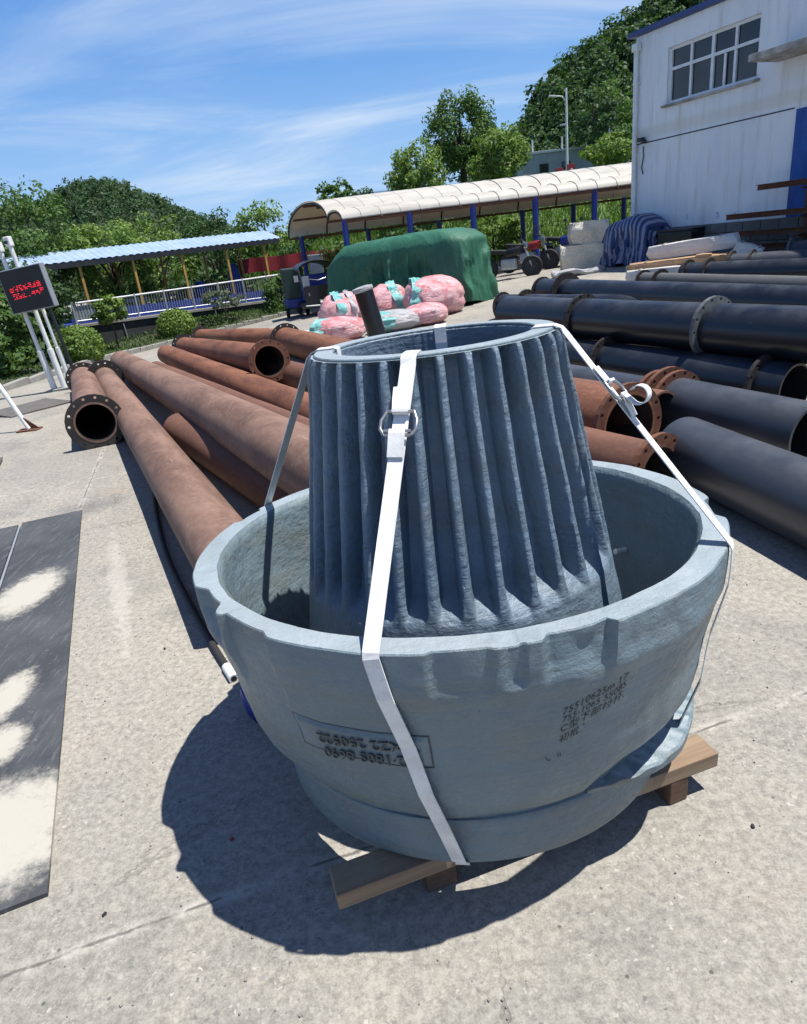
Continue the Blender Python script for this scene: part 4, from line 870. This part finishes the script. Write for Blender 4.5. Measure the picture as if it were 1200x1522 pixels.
def motorcycle(label, loc, rz_, bodymat):
    m = thing('motorcycle', label, 'motorcycle', (loc[0], loc[1], gz(*loc)), (0, 0, rz_), 'motorcycles under the carport')
    wheel('wheel', m, (0, -.6, .28), .28, .09); wheel('wheel', m, (0, .6, .28), .28, .10)
    MB().tube([(0, -.6, .28), (0, -.42, .75), (0, -.38, .92)], .03, 8).build('fork', 'galvanised', m)
    MB().tube([(-.32, -.28, .98), (-.1, -.38, .93), (.1, -.38, .93), (.32, -.28, .98)], .016, 8).build('handlebar', 'dark_steel', m)
    MB().bbox((0, -.45, .82), (.2, .12, .16), None, .05).build('headlight', 'chrome', m)
    MB().bbox((0, -.12, .68), (.26, .46, .22), Matrix.Rotation(R(-8), 3, 'X'), .09).build('fuel_tank', bodymat, m, 60)
    MB().bbox((0, .35, .72), (.26, .62, .11), Matrix.Rotation(R(5), 3, 'X'), .05).build('seat', 'black_rubber', m, 60)
    MB().bbox((0, .02, .38), (.3, .42, .28), None, .06).build('engine', 'galvanised', m)
    MB().tube([(.14, -.1, .3), (.16, .3, .28), (.16, .75, .38)], .04, 8).build('exhaust', 'chrome', m)
    MB().bbox((0, .62, .60), (.14, .3, .05), None, .02).build('mudguard', bodymat, m)
    for x in (-.3, .3): mb = MB(); mb.tube([(x, -.3, .98), (x*1.15, -.3, 1.15)], .008, 6); mb.bbox((x*1.15, -.3, 1.17), (.11, .03, .07), None, .02); mb.build('mirror', 'black_plastic', m)
motorcycle('black motorcycle parked closest to the green covered vehicle', (3.65, 19.2), R(70), 'black_plastic')
motorcycle('red motorcycle parked beside the blue carport column', (4.35, 20.0), R(60), 'red_plastic')
motorcycle('dark blue motorcycle parked next to the beige bale', (5.3, 19.7), R(35), 'blue_paint')
# pink bundles
def bundle(label, c, rad, rot, mat, seed, ropes):
    x, y = c; t = thing('wrapped_bundle', label, 'bundle', (x, y, gz(x, y)), rot, 'film-wrapped bundles on the ground'); rr = random.Random(seed)
    bm = bmesh.new(); bmesh.ops.create_icosphere(bm, subdivisions=4, radius=1.)
    for v in bm.verts:
        p_ = v.co.copy(); s = 1+.10*mnoise.noise(p_*1.7+Vector((seed, 0, 0)))+.05*mnoise.noise(p_*5+Vector((0, seed, 0)))+.018*math.sin(14*math.atan2(p_.z, p_.y)+5*p_.x)
        ex = math.copysign(abs(p_.x)**.75, p_.x); v.co = Vector((ex*rad[0]*s, p_.y*rad[1]*s, max(-rad[2]*.86, p_.z*rad[2]*s)+rad[2]*.86))
    me = bpy.data.meshes.new('film'); bm.to_mesh(me); bm.free(); link('film', me, mat, t, 80)
    for (xo, w_, m_) in ropes:
        P_ = []; k_ = max(.2, 1-(abs(xo)/rad[0])**2.6)**.5
        for i in range(41):
            a = 2*math.pi*i/40; wv = 1.05+.07*math.sin(a*9+seed)+.04*rr.random(); row = []
            for s_ in np.linspace(-1, 1, 5): row.append((xo+s_*w_+.05*math.sin(a*2+seed), math.cos(a)*rad[1]*k_*(wv+.03*math.sin(s_*9+a*5)), max(.01, math.sin(a)*rad[2]*k_*(wv+.03*math.cos(s_*8))+rad[2]*.86)))
            P_.append(row)
        MB().grid(P_).build('binding', m_, t, 70)
    return t
bundle('largest pink wrapped bundle with pale folds in front of the green cover', (1.12, 14.6), (.66, .55, .42), (0, R(3), R(-5)), 'pink_film', 3, [(-.36, .11, 'teal_film')])
bundle('pink bundle with grey green binding left of the upright pipe', (-.75, 14.7), (.55, .5, .40), (0, 0, R(8)), 'pink_film', 8, [(-.12, .09, 'teal_film'), (.12, .05, 'clear_film')])
bundle('pink and white bundle peeking between upright pipe and largest bundle', (.22, 15.2), (.48, .45, .40), (0, R(-6), R(12)), 'pink_film', 13, [(.15, .10, 'teal_film')])
bundle('low pink bundle with bright teal end nearest the rusty pipes', (-.82, 12.9), (.52, .34, .24), (0, 0, R(-12)), 'pink_film', 17, [(-.30, .15, 'teal_film')])
bundle('low white and teal bundle behind the cone rim', (.28, 13.2), (.55, .36, .20), (0, 0, R(10)), 'clear_film', 21, [(-.25, .13, 'teal_film')])
bundle('low pink bundle right of the white and teal one', (.86, 13.3), (.42, .32, .22), (0, 0, R(-8)), 'pink_film', 25, [])
sh = sheet('plastic_sheet', 'pale plastic sheet spread flat under the pink bundles', (-1.6, 12.3), 4.4, 3.0, .012, R(4), 'white_wrap', .05)
# beige bale, striped cover, timber cases
def lump(name, c, size, mat, parent, seed, rz_=0, amp=.05):
    bm = bmesh.new(); bmesh.ops.create_cube(bm, size=1.); bmesh.ops.subdivide_edges(bm, edges=bm.edges[:], cuts=9, use_grid_fill=True)
    for v in bm.verts:
        p_ = Vector((v.co.x*size[0], v.co.y*size[1], v.co.z*size[2])); q = v.co*2; rnd_ = 1-.06*(abs(q.x*q.y)+abs(q.y*q.z)+abs(q.x*q.z))/1.5
        v.co = p_*rnd_+Vector((mnoise.noise(p_*3+Vector((seed, 0, 0))), mnoise.noise(p_*3+Vector((0, seed, 0))), mnoise.noise(p_*3+Vector((0, 0, seed)))*.5))*amp
    me = bpy.data.meshes.new(name); bm.to_mesh(me); bm.free(); o = link(name, me, mat, parent, 70); o.location = c; o.rotation_euler = (0, 0, rz_); return o
bz = gz(5.4, 18.2)
be = thing('wrapped_bale', 'beige film-wrapped two-tier bale beside the striped cover', 'bale', (5.42, 18.3, bz), (0, 0, R(-12)))
lump('lower_pack', (0, 0, .30), (1.25, .9, .62), 'beige_wrap', be, 2); lump('upper_pack', (.12, .02, .86), (1.0, .85, .56), 'beige_wrap', be, 6, R(4), .08)
rg = flange_mesh(.10, .21, .034, 14, .015).copy(); fo = link('steel_flange', rg, 'galvanised'); fo.location = (6.02, 17.55, gz(6, 17.5)+.24); fo.rotation_euler = (0, 0, R(40)); tag(fo, 'loose steel flange leaning at the foot of the striped cover', 'flange')
hub = MB().tube([(-.12, 0, 0), (.10, 0, 0)], .10, 16).build('hub', 'galvanised', fo, 40)
lump_o = lump('crumpled_film', (4.95, 17.25, gz(5, 17.2)+.06), (1.3, .5, .14), 'clear_film', None, 9, R(-10), .12); tag(lump_o, 'crumpled grey plastic film lying before the beige bale', 'plastic')
draped('striped_cover', 'blue and white striped sheet draped over a load by the white wall', 'cover', (6.15, 18.1), (6.75, 16.8), .50, 1.05, 'tarp_stripe', 1.1, 9, ((.3, .4, .10),))
dk = thing('dark_bin', 'dark bin in the shade between the striped cover and the cases', 'bin', (7.1, 16.3, gz(7.1, 16.3)), (0, 0, R(-60)))
MB().bbox((0, 0, .33), (.9, .6, .66), None, .03).build('body', 'black_plastic', dk); MB().bbox((0, 0, .69), (.94, .64, .05), None, .02).build('lid', 'dark_steel', dk)
def case(label, c, size, rz_, tilt, mats, plank=True):
    t = thing('timber_case', label, 'case', c, (0, tilt, rz_), 'long wrapped timber cases')
    L_, w_, h_ = size
    lump('case_body', (0, 0, h_/2), (L_, w_, h_), mats[0], t, c[0]*3, 0, .02)
    if plank:
        for i in range(3): MB().bbox((0, -w_/2-.012, h_*(.2+.3*i)), (L_*.97, .022, h_*.22), None, .004).build('plank', mats[1], t)
        for x in (-.42, 0, .42): MB().bbox((x*L_, -w_/2-.03, h_*.5), (.09, .02, h_*.9), None, .004).build('batten', mats[1], t)
    for x in (-.3, .3): MB().box((x*L_, 0, h_+.004), (.03, w_*1.0, .004)).build('strapping', 'rope_grey', t)
    return t
cz0 = gz(6.2, 14.4)
ca = math.atan2(-1.15, 2.0)
case('bottom orange timber case under the white wrapped one', (6.05, 14.0, cz0), (1.95, .62, .36), ca, R(-2), ('plywood', 'plywood'))
case('long white wrapped case on top of the timber cases', (6.42, 14.22, cz0+.38), (1.75, .62, .28), ca, R(-4), ('white_wrap', 'plywood'), False)
case('low pale case in front of the stack, partly behind flanges', (5.62, 13.62, cz0-.02), (1.5, .34, .26), ca, R(-1), ('white_wrap', 'plywood'), False)
case('short white wrapped case leaning at the right of the stack', (7.12, 13.62, cz0+.06), (.55, .62, .46), ca, R(20), ('white_wrap', 'plywood'), False)
q = lump('torn_board', (6.35, 13.55, cz0+.30), (.34, .16, .22), 'plywood', None, 4, ca, .06); tag(q, 'torn orange board end sticking out of the case stack', 'board')

# ------------------------------------------------------------------ the cast bowl and cone
BO = Vector((.1437, 1.7803, 0)); BROT = (R(-3.82), R(-.38), 0)
BM = Matrix.Translation(BO) @ (Matrix.Rotation(BROT[1], 4, 'Y') @ Matrix.Rotation(BROT[0], 4, 'X'))
bowl = thing('cast_bowl', 'big grey-blue painted cast steel bowl ring standing on timber', 'casting'); bowl.matrix_world = BM
OUT = [(.11, .588), (.240, .593), (.246, .590), (.248, .556), (.260, .586), (.30, .630), (.36, .663), (.45, .688), (.55, .704), (.66, .732), (.70, .748), (.74, .752), (.808, .754)]
INN = [(.808, .684), (.79, .676), (.6, .655), (.4, .62), (.25, .585), (.11, .550)]
def prof(T, z):
    T = sorted(T)
    for (a, b), (c, d) in zip(T, T[1:]):
        if a <= z <= c: return b+(d-b)*(z-a)/(c-a)
    return T[0][1] if z < T[0][0] else T[-1][1]
def win(a, lo, hi, s=.5): return sstep(lo-s, lo+s, a)*(1-sstep(hi-s, hi+s, a))
def outer_r(ad, z):
    r_ = prof(OUT, z)
    if z > .250:
        a = R(ad); w = 1-sstep(.70, .78, z)*.6
        r_ += .007*w*mnoise.noise((math.cos(a)*3.2, math.sin(a)*3.2, z*5))+.003*mnoise.noise((math.cos(a)*11, math.sin(a)*11, z*16))
        r_ -= win(ad, -66, 6, 7)*sstep(.248, .262, z)*(1-sstep(.29, .40, z))*.034
        tb = sstep(.60, .66, z); t2 = sstep(.70, .725, z); jag = .0025*mnoise.noise((ad*.35, z*22, 1.))
        r_ -= win(ad, -158, -146, 2.2)*sstep(.70, .76, z)*.030
        r_ -= sstep(-143.4, -142.6, ad)*(1-sstep(-130.5, -127.5, ad))*sstep(.56, .70, z)*.016
        r_ -= win(ad, -99.5, -90, .35)*sstep(.67, .72, z)*.008
        r_ -= win(ad, -88, -85, .5)*t2*.008
        r_ -= sstep(-82.5, -80.5, ad)*(1-sstep(-70.4, -69.6, ad))*sstep(.655+.02*mnoise.noise((ad*.3, 0, 7)), .765, z)*(.022+jag*2.2)
        r_ -= win(ad, -70, -50, 4)*sstep(.67, .75, z)*(.005+jag*1.6)
        r_ -= win(ad, -17, -5.5, 1.4)*sstep(.66, .74, z)*.022
        r_ -= win(ad, 60, 72, .6)*t2*.02+win(ad, 150, 160, .6)*t2*.018
    return r_
NA = 720; zo = [.11, .117, .16, .2, .226, .240, .246, .248, .252]+list(np.linspace(.256, .66, 26))+list(np.linspace(.675, .80, 16))+[.8045, .808]
rows = []
for i, z in enumerate(zo):
    rows.append([])
    for k_ in range(NA):
        ad = k_*360/NA-180; a = R(ad); r_ = outer_r(ad, z)-(.003 if i in (0, len(zo)-1) else 0)
        zz_ = z+(.006*math.sin(a*5+1)+.004*math.sin(a*11) if .247 < z < .30 else 0)
        if z > .79: zz_ = z+.0022*mnoise.noise((math.cos(a)*6, math.sin(a)*6, 4.))-.006*win(ad, -88, -85.5, .3)*(1 if z > .8 else 0)-.004*win(ad, -143.4, -142.6, .3)
        rows[-1].append((r_*math.cos(a), r_*math.sin(a), zz_))
zi = [.806, .80, .79]+list(np.linspace(.77, .12, 34))+[.11]
for i, z in enumerate(zi):
    rows.append([])
    for k_ in range(NA):
        a = R(k_*360/NA-180); r_ = prof(INN, z)-.004*mnoise.noise((math.cos(a)*4, math.sin(a)*4, z*6))-.0022*mnoise.noise((math.cos(a)*15, math.sin(a)*15, z*18))+(.006 if i == 0 else .0025 if i == 1 else 0)
        rows[-1].append((r_*math.cos(a), r_*math.sin(a), z+(.0015 if i == 0 else 0)))
m = len(rows); V = np.array(rows).reshape(-1, 3); F = []
for i in range(m):
    j = (i+1) % m; a_ = np.arange(NA); b_ = (a_+1) % NA; F.append(np.stack([i*NA+a_, i*NA+b_, j*NA+b_, j*NA+a_], 1))
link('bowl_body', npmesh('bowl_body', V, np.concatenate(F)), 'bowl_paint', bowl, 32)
# foot lug at the right
rows = []
for i in range(61):
    ad = -67+i*(58/60); a = R(ad); t = sstep(-67, -38, ad); ro = .596+.082*t**.7; ri = .54; z1 = .262+.016*t+.003*math.sin(i*.9); z0 = .238
    ro += .003*mnoise.noise((i*.3, 0, 0)); rows.append([(r_*math.cos(a), r_*math.sin(a), z) for r_, z in ((ri, z1+.004), (ro-.008, z1), (ro, z1-.006), (ro-.004, z0+.006), (ro-.012, z0), (ri, z0-.03))])
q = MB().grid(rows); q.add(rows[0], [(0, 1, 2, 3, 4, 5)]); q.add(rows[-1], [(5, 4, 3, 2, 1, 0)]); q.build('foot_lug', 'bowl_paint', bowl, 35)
a = R(21); pn = MB().tube([(.660*math.cos(a), .660*math.sin(a), .545), (.600*math.cos(a-.01), .600*math.sin(a-.01), .553)], .0095, 12).build('pin', 'white_plastic', bowl, 40)
# lettering
def text_mesh(body, size, extrude=0., shear=0., align='LEFT', bold=0.):
    cu = bpy.data.curves.new('lettering', 'FONT'); cu.body = body; cu.size = size; cu.extrude = extrude; cu.shear = shear; cu.align_x = align; cu.resolution_u = 3; cu.offset = bold
    ob = bpy.data.objects.new('lettering', cu); COL.objects.link(ob); bpy.context.view_layer.update()
    me = bpy.data.meshes.new_from_object(ob.evaluated_get(bpy.context.evaluated_depsgraph_get())); bpy.data.objects.remove(ob); bpy.data.curves.remove(cu); return me
def wrap_text(name, body, size, a0, z0, mat, parent, extrude=0., slant=0., flip=False, lift=.0012, shear=0., wob=0., bold=0.):
    me = text_mesh(body, size, extrude, shear, 'LEFT', bold); c, s = math.cos(slant), math.sin(slant)
    for v in me.vertices:
        x, y, w_ = v.co
        if wob: y += wob*math.sin(x*70+a0); x += wob*.6*math.sin(y*90)
        x, y = c*x-s*y, s*x+c*y
        if flip: x, y = -x, -y
        z = z0+y; ad = a0+math.degrees(x/.70); r_ = outer_r(ad, z)+lift+max(w_, 0.)
        v.co = (r_*math.cos(R(ad)), r_*math.sin(R(ad)), z)
    return link(name, me, mat, parent)
lp = MB(); rows = []                                        # raised pad with the cast mark
for j in range(9):
    z = .494+.096*j/8; rows.append([])
    for i in range(41):
        ad = -128.5+27*i/40; edge = min(1, min(i, 40-i)/2)*min(1, min(j, 8-j)/1.0)
        r_ = outer_r(ad, z)+.0085*edge-.001; rows[-1].append((r_*math.cos(R(ad)), r_*math.sin(R(ad)), z-.008*(i/40-.5)))
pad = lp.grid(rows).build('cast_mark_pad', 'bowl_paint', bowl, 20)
ol = [rows[0][i] for i in range(41)]+[rows[j][40] for j in range(1, 9)]+[rows[8][i] for i in range(39, -1, -1)]+[rows[j][0] for j in range(7, -1, -1)]
MB().tube([(x*1.0005, y*1.0005, z+.0015*mnoise.noise((x*60, y*60, z*60))) for x, y, z in ol], .0022, 6, False).build('pad_outline', 'letter_shade', pad, 50)  # dark tube painted as the shade of a recessed line round the pad
wrap_text('cast_lettering', 'T XZ2 250522', .040, -103.3, .572, 'letter_shade', pad, .0035, R(2), True, .0100, bold=0.)
wrap_text('cast_lettering', ' 42\u00b7180S 8690', .040, -103.6, .530, 'letter_shade', pad, .0035, R(2), True, .0100, bold=0.)
for body, a0, z0, sz in (('75510625m 17', -78.6, .600, .026), ('755-1065 55085', -78.6, .577, .024), ('C\u578b\u4e0b\u90e8\u886c\u6746.', -78.8, .548, .027), ('\u521d\u6279 \u2019', -78.8, .518, .025)):
    wrap_text('marker_writing', body, sz, a0, z0, 'marker_ink', bowl, 0., R(17), False, .0014, .35, .0015, -.0001)
wrap_text('marker_writing', 'L   //', .02, -81.0, .472, 'marker_ink', bowl, 0., R(10), False, .0012, -.3, .001)

# cone
cone = thing('fluted_cone', 'dark blue-grey fluted cast cone standing upright inside the bowl', 'casting')
ma = Vector((-.02, .035, 1)).normalized(); MT = Vector((.135, 1.87, 1.337)); cq = ma.to_track_quat('Z', 'Y').to_matrix().to_4x4()
# keep the local x axis along world x so that angles read as seen from above
xa = (Vector((1, 0, 0))-ma*ma.x).normalized(); ya = ma.cross(xa)
CM = Matrix(((xa.x, ya.x, ma.x, 0), (xa.y, ya.y, ma.y, 0), (xa.z, ya.z, ma.z, 0), (0, 0, 0, 1))); CM.translation = MT-ma*1.34
cone.matrix_world = CM
NR, SEG = 32, 22; NAc = NR*SEG
def cone_r(z): return .345+(1.34-z)*.172 if z > .5 else .4895-.022*(.5-z)/.4
def flute(k_, z):
    ph = (k_ % SEG)/SEG; rib = k_//SEG; wob = .02*mnoise.noise((rib*3.1, z*4, 0.))
    ph = (ph+wob) % 1.
    q_ = ph if ph > .40 else ph+1.                              # rounded ridge centred at .78 of the period, groove between
    d_ = abs(q_-.78)/(.25 if q_ > .78 else .22)
    g_ = d_**3.0 if d_ < 1 else 1.
    g_ = g_*g_*(3-2*g_)*.6+g_*.4
    zlo = .705+.018*mnoise.noise((rib*1.7, 0, 0)); fade = sstep(zlo-.012, zlo+.07, z)*(1-.45*sstep(1.322, 1.336, z))
    dep = .062*(.75+.25*sstep(.7, 1.05, z))
    lipn = .010*(1-sstep(0, .03, abs(z-(zlo-.02))))*(1 if .05 < ph < .62 else .3)
    bulge = .003*sstep(1.24, 1.31, z)*(1-sstep(1.318, 1.336, z))
    return -dep*g_*fade+bulge
zc = [.10, .105]+list(np.linspace(.13, .64, 10))+list(np.linspace(.65, .80, 22))+list(np.linspace(.815, 1.26, 32))+list(np.linspace(1.27, 1.334, 12))+[1.338, 1.34]
rows = []
for z in zc:
    rows.append([])
    for k_ in range(NAc):
        a = 2*math.pi*k_/NAc; r_ = cone_r(z)+flute(k_, z)
        r_ += .0030*mnoise.noise((math.cos(a)*14, math.sin(a)*14, z*9))+.0016*mnoise.noise((math.cos(a)*45, math.sin(a)*45, z*40))
        if z > 1.337: r_ -= .003
        rows[-1].append((r_*math.cos(a), r_*math.sin(a), z))
for r_, z in ((.338, 1.3402), (.276, 1.3398), (.272, 1.336), (.276, 1.2), (.33, .9), (.42, .4), (.45, .10)):
    rows.append([((r_+.0015*mnoise.noise((k_*.2, z, 0)))*math.cos(2*math.pi*k_/NAc), (r_+.0015*mnoise.noise((k_*.2, z, 0)))*math.sin(2*math.pi*k_/NAc), z) for k_ in range(NAc)])
m = len(rows); V = np.array(rows).reshape(-1, 3); F = []
for i in range(m):
    j = (i+1) % m; a_ = np.arange(NAc); b_ = (a_+1) % NAc; F.append(np.stack([i*NAc+a_, i*NAc+b_, j*NAc+b_, j*NAc+a_], 1))
link('fluted_body', npmesh('fluted_body', V, np.concatenate(F)), 'mantle_paint', cone, 40)
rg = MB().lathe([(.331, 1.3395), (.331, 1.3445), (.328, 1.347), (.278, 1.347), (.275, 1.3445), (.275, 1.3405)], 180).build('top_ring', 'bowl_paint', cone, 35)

# ------------------------------------------------------------------ white lashing straps
def bp(ad, r_, z): return BM @ Vector((r_*math.cos(R(ad)), r_*math.sin(R(ad)), z))
def cpnt(ad, r_, z): return CM @ Vector((r_*math.cos(R(ad)), r_*math.sin(R(ad)), z))
def strap(label, at_, ar, ab, buckle=None, tail=None, curl=False):
    t = thing('lashing_strap', label, 'strap', bp(ar, .9, 0), group='white lashing straps over cone and bowl')
    inv = Matrix.Translation(-t.location)
    pts = [cpnt(at_, .270, 1.20), cpnt(at_, .269, 1.30), cpnt(at_, .272, 1.347), cpnt(at_, .280, 1.3505), cpnt(at_, .330, 1.3505), cpnt(at_, .348, 1.343)]
    A, B = cpnt(at_, .356, 1.33), bp(ar, .758, .812)
    pts += [A.lerp(B, k_/10) for k_ in range(0, 11)]
    pts.append(bp(ar, .762, .800))
    HU = [(.80, .760), (.70, .752), (.55, .712), (.42, .696), (.11, .592)]
    for k_ in range(1, 15):
        z = .80-(.80-.13)*k_/14; ad = ar+(ab-ar)*k_/15; pts.append(bp(ad, prof(HU, z)+.004, z))
    pts += [ bp(ab, .590, .115), bp(ab, .585, .103), bp(ab, .40, .100)]
    n_ = len(pts); wd = []
    for i in range(n_):
        ad = at_ if i < 6 else ar; wd.append((-math.sin(R(ad)), math.cos(R(ad)), 0))
    mb = MB().ribbon(pts, wd, .036, .0028)
    mb.v = [tuple(inv @ Vector(v)) for v in mb.v]; mb.build('webbing', 'webbing', t)
    d = (B-A).normalized(); w = Vector(wd[8]); w = (w-d*w.dot(d)).normalized(); nn = d.cross(w)
    if nn.dot(Vector((math.cos(R(ar)), math.sin(R(ar)), .5))) < 0: nn = -nn
    if buckle is not None:
        c = A.lerp(B, buckle); O = lambda u, v, o_: inv @ (c+w*u+d*v+nn*o_)
        b = MB(); hw, hl = .031, .029
        b.tube([O(-hw, -hl, .010), O(hw, -hl, .010)], .0042, 8); b.tube([O(-hw, hl, .012), O(hw, hl, .012)], .0042, 8); b.tube([O(-hw, hl*.72, .016), O(hw, hl*.72, .016)], .0036, 8)
        for s_ in (-1, 1): b.tube([O(s_*hw, -hl, .010), O(s_*(hw+.010), -hl*.2, .013), O(s_*(hw+.010), hl*.5, .013), O(s_*hw, hl, .012)], .0042, 8)
        b.build('buckle', 'buckle_steel', t, 50)
        f = MB(); f.ribbon([O(0, -hl-.002, .018), O(0, -hl+.003, .017), O(0, -hl+.006, .008), O(0, -hl-.05, .006)], inv.to_3x3() @ w, .037, .0028); f.ribbon([O(0, hl+.05, .007), O(0, hl-.002, .019), O(0, hl-.012, .018)], inv.to_3x3() @ w, .037, .0028); f.build('buckle_fold', 'webbing', t)
        if tail:
            MB().ribbon([O(.0, -hl, .016), O(-.004, -hl-.03, .013), O(-.006, -hl-.062, .010)], inv.to_3x3() @ w, .036, .0028).build('tail', 'webbing', t)
        if curl:
            P_ = [O(0, hl*.5, .02)]+[O(.0, hl+.016+.023*math.sin(k_*.42), .026+.023*(1-math.cos(k_*.42))) for k_ in range(13)]
            MB().ribbon(smooth_path(P_, 3), inv.to_3x3() @ w, .034, .0026).build('tail', 'webbing', t)
    return t
strap('white strap with metal buckle running down the front of the cone', -104, -108, -99.5, .235, True)
strap('white strap with buckle and curled tail at the right of the cone', -22.5, -32.5, -33, .30, False, True)
strap('white strap falling to the left side of the bowl rim', 168, 145, 143)
strap('white strap crossing the back of the cone top', 80.7, 78, 78)

# ------------------------------------------------------------------ timber under the bowl and litter
def plank(name, label, a, b, w_, h_, z0, mat, dz=0.):
    a, b = Vector(a), Vector(b); d = b-a; o = MB().bbox((0, 0, 0), (d.length, w_, h_), None, .004)
    o.v = [(x, y+.004*mnoise.noise((x*3, y*9, 1)), z+.003*mnoise.noise((x*4, y*9, 2))) for x, y, z in o.v]
    o = o.build(name, mat); o.location = ((a.x+b.x)/2, (a.y+b.y)/2, z0+h_/2); o.rotation_euler = (0, dz, math.atan2(d.y, d.x)); return tag(o, label, 'timber')
plank('timber_beam', 'long timber beam under the front of the bowl with both ends showing', (-.285, 1.215), (.815, 1.53), .088, .050, .083, 'wood_timber', R(-.3))
plank('timber_block', 'small dark wood block under the right end of the timber beam', (.66, 1.475), (.72, 1.495), .07, .0825, .0, 'wood_dark')
plank('timber_block', 'small wood block hidden in shadow under the left of the beam', (-.06, 1.285), (.02, 1.31), .07, .0825, .0, 'wood_dark')
plank('timber_beam', 'timber beam under the back of the bowl', (-.45, 2.05), (.75, 2.2), .09, .07, .0, 'wood_grey')
rag = lump('blue_rag', (-.62, 2.08, .06), (.09, .14, .11), 'blue_paint', None, 3, R(20), .09); tag(rag, 'crumpled blue plastic scrap behind the left of the bowl', 'plastic')
lc = [(-.62, 1.50, 'red_plastic', 'tiny red scrap on the concrete left of the bowl shadow'), (-.93, 1.30, 'black_rubber', 'small dark leaf scrap on the concrete below the dark sheet'), (-1.15, 2.62, 'black_rubber', 'dark leaf scrap near the pale cement smear'), (.86, 1.34, 'black_rubber', 'dark pebble on the concrete by the timber block'), (1.02, 1.16, 'black_rubber', 'dark scrap on the concrete at the lower right')]
for x, y, m_, lab in lc:
    q = lump('litter_scrap', (x, y, .005), (.013, .008, .004), m_, None, x*7, x*9, .006); tag(q, lab, 'litter', 'scraps on the concrete')
n = 900                                                        # loose grit
gx_ = rng.uniform(-2.4, 2.6, n); gy_ = rng.uniform(.9, 4.4, n); S_ = rng.uniform(.0016, .0046, n)
ico = np.array([(1, 0, 0), (-1, 0, 0), (0, 1, 0), (0, -1, 0), (0, 0, .8), (0, 0, -.8)]); fc = np.array([(0, 2, 4), (2, 1, 4), (1, 3, 4), (3, 0, 4), (2, 0, 5), (1, 2, 5), (3, 1, 5), (0, 3, 5)])
V = (ico[None]*S_[:, None, None]*rng.uniform(.7, 1.3, (n, 6, 1))+np.stack([gx_, gy_, S_*.5+.001], 1)[:, None]).reshape(-1, 3); F = (fc[None]+6*np.arange(n)[:, None, None]).reshape(-1, 3)
o = link('loose_grit', npmesh('loose_grit', V, F), 'kerb_stone'); o['kind'] = 'stuff'; o['label'] = 'fine loose grit scattered on the concrete'; o['category'] = 'grit'
